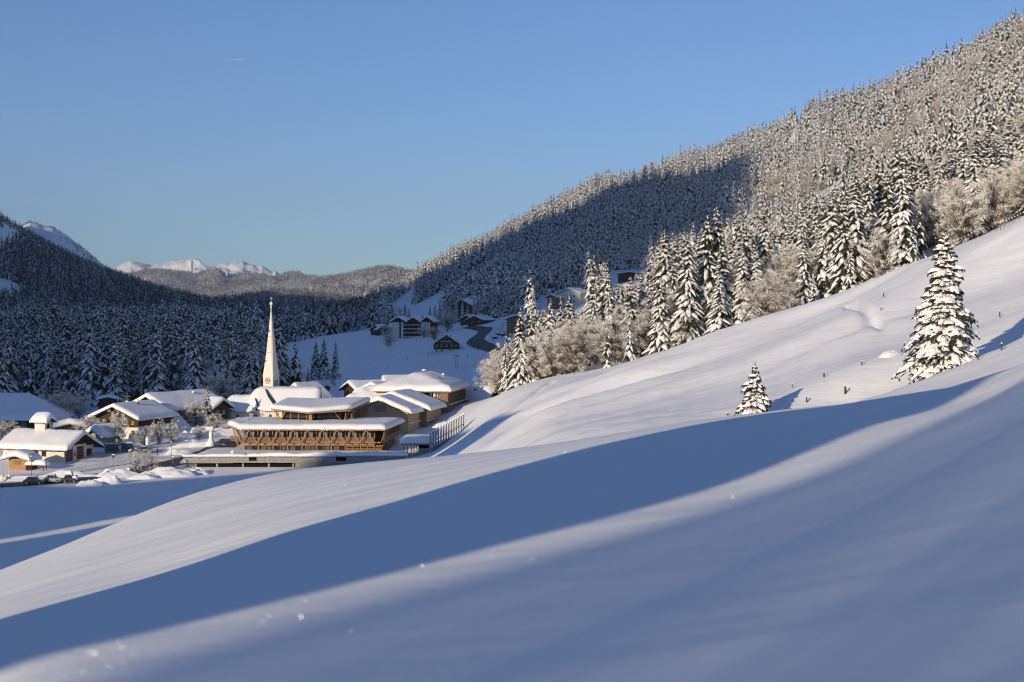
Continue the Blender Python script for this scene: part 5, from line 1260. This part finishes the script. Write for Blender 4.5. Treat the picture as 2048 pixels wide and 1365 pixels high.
# ------------------------------------------------------------------ single trees in the village and on the near field
def at(px, d): p = G(px, d); return (p.x, p.y, p.z-.2)
TR = [('spruce', 415, 333, 9.3, 'sunlit spruce standing left of the church choir', 1.25), ('spruce', 476, 366, 9.8, 'very slim sunlit spruce just behind the church choir', .62), ('spruce', 372, 388, 12.5, 'spruce with a sunlit crown behind the red farmhouse', 1.1),
 ('broadleaf', 443, 372, 13.0, 'large bare tree with pale frosted twigs left of the church', 1.0), ('spruce', 4, 352, 18.0, 'partly sunlit tall spruce at the left edge behind the farmhouse', 1.1),
 ('spruce', 632, 508, 14.0, 'left one of the two dark spruces on the open field', 1.0), ('spruce', 648, 506, 14.8, 'middle dark spruce of the trio on the open field', 1.0), ('spruce', 671, 503, 13.5, 'right dark spruce standing apart on the open field', .9),
 ('broadleaf', 589, 478, 9.5, 'bare thin tree on the field right of the church spire', .8), ('spruce', 604, 470, 5.0, 'little spruce beside the bare tree on the field', 1.1), ('spruce', 616, 474, 6.5, 'small dark spruce at the foot of the field trees', 1.1),
 ('broadleaf', 660, 362, 4.6, 'frosted round bush behind the flat annex', 1.2), ('broadleaf', 905, 396, 3.6, 'frosted hedge shrub behind the hipped wing', 1.8), ('broadleaf', 938, 402, 4.2, 'frosted shrub behind the small gabled house', 1.8), ('broadleaf', 962, 405, 4.6, 'frosted shrub under the grove edge', 1.8),
 ('broadleaf', 232, 301, 8.2, 'dark bare tree in front of the brown chalet', .95), ('broadleaf', 288, 300, 4.6, 'low pale fruit tree at the chalet corner', 1.3), ('broadleaf', 317, 303, 5.8, 'thin young tree before the pointed porch', .9), ('broadleaf', 346, 305, 5.2, 'round bright frosted tree right of the porch', 1.2),
 ('broadleaf', 272, 267, 5.2, 'left bare sapling beside the near road', .9), ('broadleaf', 298, 268, 4.8, 'right bare sapling beside the near road', .95), ('broadleaf', 178, 310, 5.5, 'bare bush behind the fire station', 1.3),
 ('broadleaf', 390, 330, 7.0, 'frosted tree right of the red farmhouse', 1.1), ('broadleaf', 430, 322, 4.2, 'russet bare shrub below the church', 1.3), ('broadleaf', 456, 318, 3.2, 'bare shrub in front of the choir wall', 1.3), ('broadleaf', 398, 312, 3.0, 'small bush above the road bend', 1.4),
 ('broadleaf', 100, 335, 7, 'shaded bare bush behind the fire station turret', 1.3), ('broadleaf', 128, 338, 8, 'taller shaded bare bush between the farmhouse and the chalet', 1.2), ('broadleaf', 158, 345, 7, 'shaded bush at the wood edge left of the tiny shed', 1.3), ('broadleaf', 12, 300, 6, 'dark bush in front of the big farmhouse', 1.4),
 ('broadleaf', 700, 357, 3.4, 'little frosted tree left of the wavy roofed house', .9), ('spruce', 165, 330, 3.2, 'tiny dark spruce between the huts', 1.3),
 ('broadleaf', 774, 790, 9, 'dark bare tree left of the far apartment block', 1.0), ('broadleaf', 778, 700, 8, 'dark tree in front of the apartment block', .9), ('broadleaf', 868, 730, 8, 'bare tree right of the apartment block', 1.3), ('broadleaf', 848, 770, 7, 'bare bush behind the dark chalet', 1.5),
 ('broadleaf', 895, 800, 12, 'big dark bare tree below the hillside chalet', 1.1)]
for (k, px, d, h, lab, wde) in TR: stand(k, at(px, d), h, rnd.random()*6, lab, None, wide=wde)
for i, (px, d, h) in enumerate(((955,850,17),(963,835,19),(977,840,20),(990,830,21),(1003,850,19),(870,880,14),(880,885,16),(890,880,13),(903,890,15),(912,885,17),(925,880,15),(800,1000,15),(810,990,17),(818,985,14),(935,870,12),(860,900,13),(1012,820,16),(948,880,14))):
    stand('spruce', at(px, d), h, i*1.7, 'dark spruce among the chalets of the far hamlet', 'spruces of the far hamlet', wide=rnd.uniform(.9,1.1))

# ------------------------------------------------------------------ the two lone spruces on the slope
def hero_spruce(name, label, p, H, R, levels, per, seed, rz=0, snow=.92, dropm=1.0, power=.8, tips=True):
    r = random.Random(seed); mb = MB()
    def ribbon_(o_, d, L, w, droop, k, n, lift=0.0, hgt=0.0, cov=1.0):
        d = d.normalized(); side = Vector((-d.y, d.x, 0)).normalized(); ps = []
        for i in range(n+1):
            s_ = i/n; q = o_+d*L*s_+Vector((0,0,-droop*L*s_**1.6+.10*L*math.sin(s_*2.2))); ps.append(q)
        vs = []; fs = []
        for i, q in enumerate(ps):
            s_ = i/n; ww = w*math.sin(math.pi*min(1, s_*.72+.25))*(1 if i < n else .2)*cov
            if k == 0:
                a, b = r.uniform(.6,1.35), r.uniform(.6,1.35)
                vs += [tuple(q+side*ww*a+Vector((0,0,-.55*ww))), tuple(q), tuple(q-side*ww*b+Vector((0,0,-.55*ww)))]
            else:
                e = 1 if 0 < i < n else .3; j = r.uniform(.75, 1.15)
                vs += [tuple(q+side*ww*j+Vector((0,0,-.45*ww+lift))), tuple(q+side*ww*.5*j+Vector((0,0,-.1*ww+hgt*e+lift))), tuple(q-side*ww*.5*j+Vector((0,0,-.1*ww+hgt*e+lift))), tuple(q-side*ww*j+Vector((0,0,-.45*ww+lift)))]
        m = 3 if k == 0 else 4
        for i in range(n):
            for j in range(m-1): a = m*i+j; fs.append((a, a+1, a+m+1, a+m))
        if k == 1: fs += [(0,3,2,1), (m*n, m*n+1, m*n+2, m*n+3)]
        mb.add(vs, fs, k)
        if k == 0:        # hanging sprays along both edges
            for i in range(n*3):
                t = r.random(); j = min(n-1, int(t*n)); q = ps[j]+(ps[j+1]-ps[j])*(t*n-j); sd = r.choice((-1,1)); ww = w*r.uniform(.5,1.1)
                a = q+side*sd*ww*.6+Vector((0,0,-.3*ww)); g = .10+.05*w; c = q+side*sd*ww*1.15+d*g*r.uniform(0,2)+Vector((0,0,-.55*ww-r.uniform(.08,.30)))
                mb.add([tuple(a-d*g), tuple(a+d*g), tuple(c)], [(0,1,2)], 0)
        return ps
    for li in range(levels):
        t = (li+.3)/levels; L0 = R*((1-t)**power)*r.uniform(.85,1.12)+.15
        n = max(4, int(per*(1-.4*t)))
        for b in range(n):
            z0 = H*(.03+.95*min(1, max(0, t+r.uniform(-1.8,1.8)/levels))); a = 2*math.pi*(b+r.random()*.8)/n+li*2.1
            L = L0*r.uniform(.62,1.12)*(1+.28*float(vnoise(a*1.4+9, z0*.55, 17))); d = Vector((math.cos(a), math.sin(a), .12+.35*t-.10*(1-t)))
            dr = r.uniform(.45,.75)*(1.1-.5*t)*dropm; w = min(.55, L*.17)*r.uniform(.8,1.2)+.05
            ps = ribbon_(Vector((0,0,z0)), d, L, w, dr, 0, 4)
            sn = r.random() < snow
            if sn: ribbon_(Vector((0,0,z0)), d, L*r.uniform(.88,1.0), w*.95, dr, 1, 4, .03, .09+.09*min(L,3), r.uniform(.95,1.35))
            if L > .8:
                for j in range(1, 4):
                    for sd in (-1, 1):
                        if r.random() < .2: continue
                        q = ps[j]; dd = (d+Vector((-d.y, d.x, 0))*sd*r.uniform(.6,1.1)); l2 = L*(.40-.06*j)*r.uniform(.7,1.2)
                        ribbon_(q-Vector((0,0,.05)), dd, l2, w*.62, r.uniform(.4,.8)*dropm, 0, 2)
                        if r.random() < snow*.85: ribbon_(q-Vector((0,0,.05)), dd, l2*.95, w*.62, .6*dropm, 1, 2, .03, .08+.07*l2, 1.3)
    mb.tube((0,0,H*.93), (0,0,H*1.01), .05, .02, 5, 0)
    if tips:
        for dx in (-.06, .07): mb.tube((dx*.5,0,H*.96), (dx,0,H*(1.07 if dx < 0 else 1.09)), .025, .012, 4, 0)
    o = empty(name, label, 'tree', p, rz)
    me = mk_mesh('crown', mb, [M['needle'], M['snow_tree']]); c = bpy.data.objects.new('crown', me); COL.objects.link(c); c.parent = o
    tb = MB(); tb.tube((0,0,-1.5), (0,0,H*.9), R*.07, .03, 9); tb.obj('trunk', M['bark'], o); return o
p = G(1889, 148.0); hero_spruce('spruce_tree', 'big lone spruce heavily laden with snow on the open slope at the right', (p.x, p.y, p.z+.5), 14.4, 4.1, 50, 11, 4, tips=False, power=.72, dropm=1.0, snow=1.0)
p = G(1510, 149.0); hero_spruce('spruce_tree', 'small lone spruce with twin leader tips in the middle of the slope', (p.x, p.y, p.z-.6), 6.3, 2.1, 28, 10, 9, power=.8, dropm=1.1, snow=1.0)

# ------------------------------------------------------------------ fence posts on the slope
for i, (x, y, z, h) in enumerate(((31.9,154.0,-8.5,.55),(36.5,155.9,-7.7,.95),(31.8,161.4,-7.8,.5),(35.5,161.8,-6.6,.55),(40.1,163.0,-5.2,.5),(46.9,170,-2.9,.75),(44.7,136.4,-3.9,.75),(47.3,137.4,-3.0,.7),(63.1,184.0,.8,.85),(22.8,150.6,-10.0,.3),(58,222,3,.7),(55,212,2,.55))):
    o = empty('fence_post', ('weathered wooden fence post sticking out of the snow slope', 'thickest fence post, a pair of boards, between the two lone spruces')[i == 1], 'post', (x, y, gz(x, y)-.05), i*.7, 'fence posts on the open slope' if i != 1 else None)
    m_ = MB(); m_.hull([(-.07,-.06,-.5),(.07,-.06,-.5),(.07,.06,-.5),(-.07,.06,-.5)], [(-.06,-.05,h),(.07,-.05,h*.97),(.07,.05,h),(-.06,.05,h*1.02)]); m_.obj('post', M['bark'], o)
    if i == 1: m_ = MB(); m_.box(.09,.19,-.06,.06,-.5,.80); m_.obj('board', M['bark'], o)
    m_ = MB(); m_.lathe([(.07,0),(.09,.05),(.05,.12),(.01,.14)], 7, (0,0,h)); m_.obj('snow_cap', M['snow'], o, True)
FE = empty('snow_fence', 'row of leaning stakes along the upper edge of the slope at the right', 'fence', (100, 285, gz(100, 285)))
for (pa, da, pb, db, n) in ((1990, 268, 2075, 262, 16), (1868, 276, 1950, 272, 13)):
    for i in range(n):
        t = i/(n-1); q = G(pa+(pb-pa)*t, da+(db-da)*t)-FE.location; m_ = MB(); m_.bar(q+Vector((0,0,-.5)), q+Vector((rnd.uniform(-.3,.3),0,rnd.uniform(1.3,1.8))), .07); st = m_.obj('stake', M['bark'], FE)
        m_ = MB(); e_ = q+Vector((0,0,1.45)); m_.lathe([(.05,0),(.12,.08),(.08,.22),(.01,.26)], 6, tuple(e_)); m_.obj('snow_cap', M['snow'], st, True)

# ------------------------------------------------------------------ masts of the drag lift
def mast(label, px, d, h, w=.9):
    p = G(px, d); o = empty('lattice_mast', label, 'mast', (p.x, p.y, p.z)); m_ = MB()
    for sx in (-1, 1):
        for sy in (-1, 1): m_.bar((sx*w/2, sy*w/2, -1), (sx*w*.2, sy*w*.2, h), .12)
    n = int(h/1.1)
    for i in range(n):
        z0, z1 = i*h/n, (i+1)*h/n; a = w/2-(w*.3)*z0/h; b = w/2-(w*.3)*z1/h
        for s_ in (-1, 1): m_.bar((-a, s_*a, z0), (b, s_*b, z1), .08); m_.bar((s_*a, -a, z0), (s_*b, b, z1), .08)
    m_.obj('lattice', M['metal'], o); m_ = MB(); m_.bar((-1.4,0,h), (1.4,0,h), .18); m_.obj('cross_arm', M['darkmetal'], o)
mast('lattice mast standing alone on the field below the dark chalet', 913, 525, 4.6); mast('lift mast in front of the right field spruce', 669, 470, 5.0, .6); mast('thin lift mast beside the spruce trio', 664, 476, 5.2, .5)
for i, (px, d, h) in enumerate(((740,560,1.6),(775,545,1.4),(788,610,1.5),(815,590,1.6),(855,600,1.5),(880,560,1.5),(935,560,1.7),(955,590,1.6),(948,520,1.5),(700,600,1.5),(726,480,1.6),(660,640,1.5),(650,455,1.8),(930,510,1.6))):
    p = G(px, d); o = empty('trail_pole', 'thin pole marking the trail across the shaded field', 'pole', tuple(p), 0, 'trail poles on the shaded field')
    m_ = MB(); m_.tube((0,0,-.5), (0,0,h), .07, .06, 5); m_.obj('pole', M['darkmetal'], o)
p = G(655, 452); o = empty('lift_drum', 'dark drag lift wheel with a bar on the field behind the bush', 'lift wheel', tuple(p)); m_ = MB(); m_.tube((0,-.2,.9), (0,.2,.9), .9, .9, 14); m_.obj('wheel', M['darkmetal'], o); m_ = MB(); m_.bar((0,0,-.5), (-.6,0,3.0), .12); m_.obj('arm', M['metal'], o)

# ------------------------------------------------------------------ hamlet beyond the field
x = 823; d = 790.0; p = W(x, 0, d)
AP = empty('apartment_block', 'four storey apartment block with three snowy gables and white end walls', 'apartment block', (p.x, d, -11.6), D2R(-8))
m_ = MB(); m_.box(-10.5, 12, 0, 15, -3, 10.2); m_.obj('wall', M['wooddark'], AP)
for (a, b) in ((-10.6,-6.9),(-5.9,-4.6),(5.6,7.6),(8.0,9.2),(9.6,10.6)): m_ = MB(); m_.box(a, b, -.35, 14, -3, 10.3); m_.obj('end_wall', M['cream'], AP)
for r_ in range(5):
    for c_ in range(4):
        xx = -3.4+c_*2.45; z = -.6+r_*2.15
        b_ = MB(); b_.box(xx-1.0, xx+1.0, -1.1, -.02, z, z+.75); bo = b_.obj('balcony', M['woodgrey'], AP)
        b_ = MB(); b_.box(xx-1.0, xx+1.0, -1.15, -.85, z+.76, z+.98); b_.obj('snow_strip', M['snow'], bo)
        b_ = MB(); b_.box(xx-.9, xx-.1, -.06, -.015, z+.8, z+1.9); b_.box(xx+.3, xx+.9, -.06, -.015, z+.8, z+1.9); b_.obj('window', M['glass'], AP)
for (cx, w_, hh) in ((-7.2, 9.5, 2.6), (1.2, 8.5, 2.6), (9.0, 8.0, 2.8)):
    f_ = lambda a, b, cx=cx, w_=w_, hh=hh: 10.4+hh-abs(a-cx)*hh/(w_/2)
    q = [(cx-w_/2-.2, -2), (cx+w_/2+.2, -2), (cx+w_/2+.2, 16), (cx-w_/2-.2, 16)]
    m_ = MB(); m_.hull([(cx-w_/2+.4, .02, 10.2), (cx+w_/2-.4, .02, 10.2), (cx, .02, 10.2+hh-.3)], [(cx-w_/2+.4, 14, 10.2), (cx+w_/2-.4, 14, 10.2), (cx, 14, 10.2+hh-.3)]); m_.obj('gable_wall', M['wooddark'], AP)
    roof_slab(AP, q, f_, .3, 'wooddark', 8); snow_roof(AP, q, f_, .9, .7, n=10, m=6)
DK = [(x_, z_, .95, 1.0, dict(sill=True)) for x_, z_ in ((-4.2,1.7),(-2.2,1.7),(0,1.7),(2.2,1.7),(4.2,1.7))]+[(x_, -.4, 1.0, .9, dict(sill=False)) for x_ in (-4.4,-2.0,2.0,4.4)]+[(-1.0,4.0,.6,.7,{}),(1.0,4.0,.6,.7,{}),(-.7,5.6,.5,.5,{}),(.7,5.6,.5,.5,{}),(-3.6,3.6,.4,.4,{}),(3.6,3.6,.4,.4,{})]
p = W(893, 0, 625); o, hf_, _ = gable_house('dark old chalet with white window frames alone on the field by the road bend', (p.x, 625, -13.6), D2R(2), 11.2, 13, 3.2, 3.9, 'wooddark', 'white', .6, ov=.9, T=.45, wins=DK, chim=[(-1.5,4,.8),(1.8,4,.8)])
balcony(o, -2.6, 2.6, 3.2, -.8, 'woodgrey')
def far(label, px, d, w, L, h, rise, rz, wall='wooddark', **k):
    p = G(px, d); wi = k.pop('wins', [(-w*.22, h*.45, .9, 1.0, {}), (w*.22, h*.45, .9, 1.0, {})]); return gable_house(label, (p.x, d, p.z+k.pop('dz', 0)), D2R(rz), w, L, h, rise, wall, T=k.pop('T', .6), wins=wi, snow_n=10, dig=4, **k)
far('broad hillside chalet with two roof dormers above the road', 925, 905, 17, 12, 6.0, 4.0, -35, 'wooddark', dz=3.5)
far('yellowish house half hidden behind the hillside chalet', 945, 965, 10, 9, 5.5, 3.0, -20, 'woodpale', dz=5)
far('low garage below the hillside chalet', 934, 830, 9, 8, 2.6, 2.4, -30, dz=.5)
far('long low chalet at the right of the road bend', 951, 800, 14, 8, 3.2, 2.0, -50, dz=.2)
far('small dark chalet behind the apartment block', 846, 900, 10, 10, 4.5, 2.8, -15)
far('chalet with a steep gable beyond the apartment block', 866, 930, 9, 9, 4, 2.6, -60)
far('dark chalet left of the apartment block, first of two', 752, 860, 7, 8, 3.4, 2.4, -20)
far('dark chalet left of the apartment block, nearer one', 769, 845, 8, 8, 3.6, 2.4, 15)
far('white house glimpsed left of the pistes', 800, 880, 8, 8, 3.2, 2.2, 40, 'cream')
far('four storey house with dark balconies at the left end of the grove', 1034, 640, 10, 12, 8.2, 1.6, -20, 'woodgrey', dz=-1.5, wins=[(x_, z_, 1.4, 1.0, dict(sill=False)) for z_ in (.4,2.6,4.8,6.8) for x_ in (-3,0,3)])
o, _, _ = far('big white guest house with a shallow roof above the grove', 1138, 740, 13, 12, 6.0, 2.4, -30, 'cream', dz=.8, wins=[(x_, z_, 1.0, 1.1, dict(sill=False)) for z_ in (1.2,3.8) for x_ in (-3,0,3)])
o, _, _ = far('balconied wing left of the white guest house', 1105, 745, 11, 10, 6.2, 1.4, -62, 'woodgrey', dz=.6, wins=[(x_, z_, 1.6, 1.0, dict(sill=False)) for z_ in (.8,2.8,4.6) for x_ in (-3,0,3)])
far('flat roofed shed left of the guest house', 1062, 735, 7, 5, 2.2, .5, -10, 'cream')
far('dark barn with a level snow roof high on the wooded slope', 1258, 905, 13.5, 8, 5.0, 1.0, -2, 'wooddark', ov=1.4, wins=[])
far('tiny snow roofed hut in the forest below the left mountain', 122, 1150, 12, 8, 4, 2.5, 40, 'woodgrey', dz=16)
for i, (px, d) in enumerate(((990,640),(998,655),(1006,645),(905,690),(893,700))):
    p = G(px, d); o = empty('snowed_bush', 'snow covered bush beside the lane in the far hamlet', 'bush', tuple(p), 0, 'snow covered bushes in the far hamlet')
    m_ = MB(); m_.lathe([(1.1,0),(1.3,.7),(1.0,1.4),(.1,1.8)], 9); m_.obj('branches', M['bark'], o, True); m_ = MB(); m_.lathe([(1.25,.9),(1.5,1.2),(1.1,1.9),(.05,2.3)], 9); m_.obj('snow_cap', M['snow'], o, True)

# ------------------------------------------------------------------ far hills and snow peaks
def far_mat(name, dark, light, scale, lo, hi, rock=False):
    m = bpy.data.materials.new(name); m.use_nodes = True; t = m.node_tree; p = t.nodes['Principled BSDF']; p.inputs['Roughness'].default_value = .9; p.inputs['Specular IOR Level'].default_value = .1
    co = t.nodes.new('ShaderNodeTexCoord'); n = t.nodes.new('ShaderNodeTexNoise'); n.inputs['Scale'].default_value = scale; n.inputs['Detail'].default_value = 8
    r = t.nodes.new('ShaderNodeValToRGB'); r.color_ramp.elements[0].position = lo; r.color_ramp.elements[1].position = hi; r.color_ramp.elements[0].color = (*dark, 1); r.color_ramp.elements[1].color = (*light, 1)
    t.links.new(co.outputs['Object'], n.inputs['Vector'])
    if rock:
        g = t.nodes.new('ShaderNodeNewGeometry'); s_ = t.nodes.new('ShaderNodeSeparateXYZ'); t.links.new(g.outputs['Normal'], s_.inputs[0])
        a = t.nodes.new('ShaderNodeMath'); a.operation = 'MULTIPLY_ADD'; a.inputs[1].default_value = .45; t.links.new(n.outputs['Fac'], a.inputs[0]); t.links.new(s_.outputs[2], a.inputs[2]); t.links.new(a.outputs[0], r.inputs[0])
    else: t.links.new(n.outputs['Fac'], r.inputs[0])
    t.links.new(r.outputs[0], p.inputs['Base Color']); return m
M['peak'] = far_mat('peak_snow_and_rock', (.16,.16,.18), (.88,.88,.89),   .0016, .80, .92, rock=True)
M['farhill'] = far_mat('snowy_forest_floor', (.40,.40,.42), (.80,.81,.83), .004, .4, .62)
def hill(name, label, prof, d, depth, mat, rough, seed, drop=.035, ridged=0.0, foot=-60, nx=260, ny=60):
    px = np.linspace(prof[0][0], prof[-1][0], nx); py = np.interp(px, [a[0] for a in prof], [a[1] for a in prof])
    t = np.linspace(0, 1, ny); PXm, T = np.meshgrid(px, t); PYm = np.repeat(py[None], ny, 0)
    Y = d-depth*(1-T)+0*PXm; X = Y*(PXm-1024)/F
    zr = d*(HZ-PYm)/F; Z = foot+(zr-foot)*np.sin(T*math.pi/2)**1.1
    sc_ = depth*.5
    nz = fbm(X/sc_, Y/sc_, 6, seed)
    if ridged: nz = nz*.3+ridged*(.45-np.abs(fbm(X/sc_*1.3, Y/sc_*1.3, 6, seed+9))*1.6)
    Z = Z+rough*nz*((np.sin(T*math.pi)**.7*(1-T)**.4*1.5+.10) if ridged else (np.sin(T*math.pi)**.7+.15))
    Yb = d+depth*(.15+0*PXm[:1]); Xb = Yb*(PXm[:1]-1024)/F; Zb = Z[-1:]*0+foot
    return grid_obj(name, np.vstack([X, Xb]), np.vstack([Y, Yb]), np.vstack([Z, Zb]), M[mat], kind='structure', label=label), (X, Y, Z, PXm)
hill('snow_peaks', 'distant snow peaks lit by the sun', [(190,575),(225,549),(245,538),(262,533),(275,536),(300,541),(322,539),(338,534),(352,531),(366,529.5),(374,531),(383,530),(386,524),(392,526),(400,528),(408,534),(418,541),(430,540),(440,534),(452,531),(460,533),(472,528),(486,524.5),(494,529),(506,531),(514,535),(524,533),(536,539),(545,544),(551,541),(558,549),(566,556),(600,575),(640,592)], 14000, 3000, 'peak', 130, 71, ridged=1.8, foot=-150, nx=420, ny=90)
farhills = [hill('far_hill', 'wooded far hill below the snow peaks', [(200,572),(235,560),(262,556),(290,550),(312,549),(345,553),(375,558),(392,563),(410,558),(428,553),(440,555),(452,566),(475,567),(500,562),(520,564),(560,570),(570,560),(580,557),(596,558),(610,564),(622,572),(650,580),(680,592)], 9500, 3000, 'farhill', 70, 81),
 hill('far_hill', 'shaded far hill in the middle of the valley gap', [(300,600),(400,585),(470,575),(520,569),(600,567),(680,572),(740,582),(800,600)], 7600, 1800, 'farhill', 50, 91),
 hill('far_hill', 'sunlit wooded far hill with clearings right of the gap', [(560,605),(620,580),(660,566),(700,559),(735,551),(760,544),(785,543),(805,547),(830,551),(870,560),(920,575)], 7000, 2300, 'farhill', 70, 95)]
LR = hill('left_ridge', 'open snow ridge behind the left mountain', [(40,462),(50,453),(60,449),(74,452),(88,458),(105,460),(122,468),(136,479),(156,494),(176,509),(200,530),(230,552)], 4700, 900, 'snow', 12, 33, foot=60, nx=120, ny=40)
CL2 = [[(735,575),(750,560),(762,546),(772,546),(768,558),(758,572),(742,580)],[(678,570),(690,563),(715,563),(738,570),(735,577),(700,578)],[(552,571),(600,570),(630,576),(645,582),(610,586),(570,582)],[(518,571),(540,569),(548,573),(535,576)],[(755,590),(790,576),(800,580),(770,598)],[(425,556),(450,552),(470,560),(450,563)],[(520,582),(550,582),(565,586),(540,588)]]
Pf = []
for k, (o, (X, Y, Z, PXm)) in enumerate(farhills):
    n = (14000, 8000, 11000)[k]; i = rs.uniform(2, X.shape[0]-1.001, n); j = rs.uniform(0, X.shape[1]-1.001, n); a = i.astype(int); b = j.astype(int); u, v = i-a, j-b
    bl = lambda A: (A[a,b]*(1-u)*(1-v)+A[a+1,b]*u*(1-v)+A[a,b+1]*(1-u)*v+A[a+1,b+1]*u*v)
    x_, y_, z_ = bl(X), bl(Y), bl(Z); px_, py_ = 1024+F*x_/y_, HZ-F*z_/y_; kp = np.ones(n, bool)
    for c in CL2: kp &= ~inpoly(px_, py_, c)
    kp &= (fbm(x_/260, y_/260, 3, 7) > -.42) & (py_ < 640)
    Pf.append(np.stack([x_, y_, z_-1], 1)[kp])
Pf = np.concatenate(Pf)
scatter('distant_forest', FARM, Pf, rs.uniform(.8, 1.5, len(Pf))*1.1, rs.rand(len(Pf))*6.28, rs.randint(0, 3, len(Pf)), 'forest on the far hills across the valley')

_o, (X, Y, Z, PXm) = LR; n = 1500; i = np.where(rs.rand(n) < .35, X.shape[0]-1.01-rs.uniform(0, .8, n), rs.uniform(4, X.shape[0]-2, n)); j = rs.uniform(0, X.shape[1]-1.001, n); a = i.astype(int); b = j.astype(int); u, v = i-a, j-b
bl = lambda A: (A[a,b]*(1-u)*(1-v)+A[a+1,b]*u*(1-v)+A[a,b+1]*(1-u)*v+A[a+1,b+1]*u*v)
x_, y_, z_ = bl(X), bl(Y), bl(Z); kp = (fbm(x_/90, y_/200, 2, 19) > .08) | (i > X.shape[0]-1.9)
scatter('ridge_trees', FARD, np.stack([x_, y_, z_-1], 1)[kp], rs.uniform(.3, .75, int(kp.sum())), rs.rand(int(kp.sum()))*6.28, rs.randint(0, 3, int(kp.sum())), 'stunted spruces scattered over the open snow ridge')
# thin vapour trail high in the sky
tr = MB(); a, b = W(438, 122, 30000), W(493, 118.5, 30000); tr.tube(a, b, .8, 4.5, 8)
M['trail'] = new_mat('ice_trail', (.75,.78,.82), 1.0, 0.0); o = tr.obj('vapour_trail', M['trail'], None); tag(o, 'short thin vapour trail high in the clear sky', 'vapour trail')

# ------------------------------------------------------------------ winter air
hz = MB(); hz.box(-9000, 6500, -1500, 16500, -420, 1420)
hm = bpy.data.materials.new('haze_air'); hm.use_nodes = True; t = hm.node_tree; t.nodes.clear()
ho = t.nodes.new('ShaderNodeOutputMaterial'); hv = t.nodes.new('ShaderNodeVolumePrincipled'); hv.inputs['Color'].default_value = (.76, .84, 1.0, 1); hv.inputs['Density'].default_value = 4.4e-5; hv.inputs['Anisotropy'].default_value = 0.0
t.links.new(hv.outputs[0], ho.inputs['Volume'])
o = hz.obj('haze', hm, None); tag(o, 'thin blue winter haze filling the valley', kind='stuff')

# ------------------------------------------------------------------ ice crystals glinting on the near snow
cr = MB(); rg = random.Random(77)
def crystal_at(px, py, r):
    d = np.exp(np.linspace(math.log(4), math.log(140), 900)); x = d*(px-1024)/F; z = ground_np(x, d); ok = z/d >= (HZ-py)/F
    if not ok.any(): return
    i = int(np.argmax(ok)); p = Vector((float(x[i]), float(d[i]), float(z[i])+r*.6)); hv_ = (to_sun+(-p).normalized()).normalized()
    hv_ = (hv_+Vector((rg.gauss(0,.05), rg.gauss(0,.05), rg.gauss(0,.05)))).normalized()
    t1 = hv_.cross(Vector((0,0,1))).normalized(); t2 = hv_.cross(t1); n = 6
    top = [p+t1*r*math.cos(6.283*k/n)+t2*r*math.sin(6.283*k/n)+hv_*r*.12 for k in range(n)]
    cr.hull([tuple(q-hv_*r*.3) for q in top], [tuple(q) for q in top])
for k in range(60):
    px = rg.uniform(0, 1300)**1.0; y0 = np.interp(px, [0,280,550,790,1000,1155,1300],[1145,1045,975,945,912,898,885]); y1 = np.interp(px, [0,500,1000,1155,1300],[1215,1070,945,905,890])
    crystal_at(px, rg.uniform(y0, y1), rg.choice((.003,.004,.005,.007)))
for k in range(34):
    px = rg.uniform(60, 2000); yc = np.interp(px, [0,500,1000,1500,2000],[1345,1245,1120,985,800]); crystal_at(px, yc+rg.gauss(0, 26), rg.choice((.0016,.0024,.0034)))
o = cr.obj('ice_crystals', M['crystal'], None); tag(o, 'scattered ice crystals glinting on the near snow', kind='stuff')
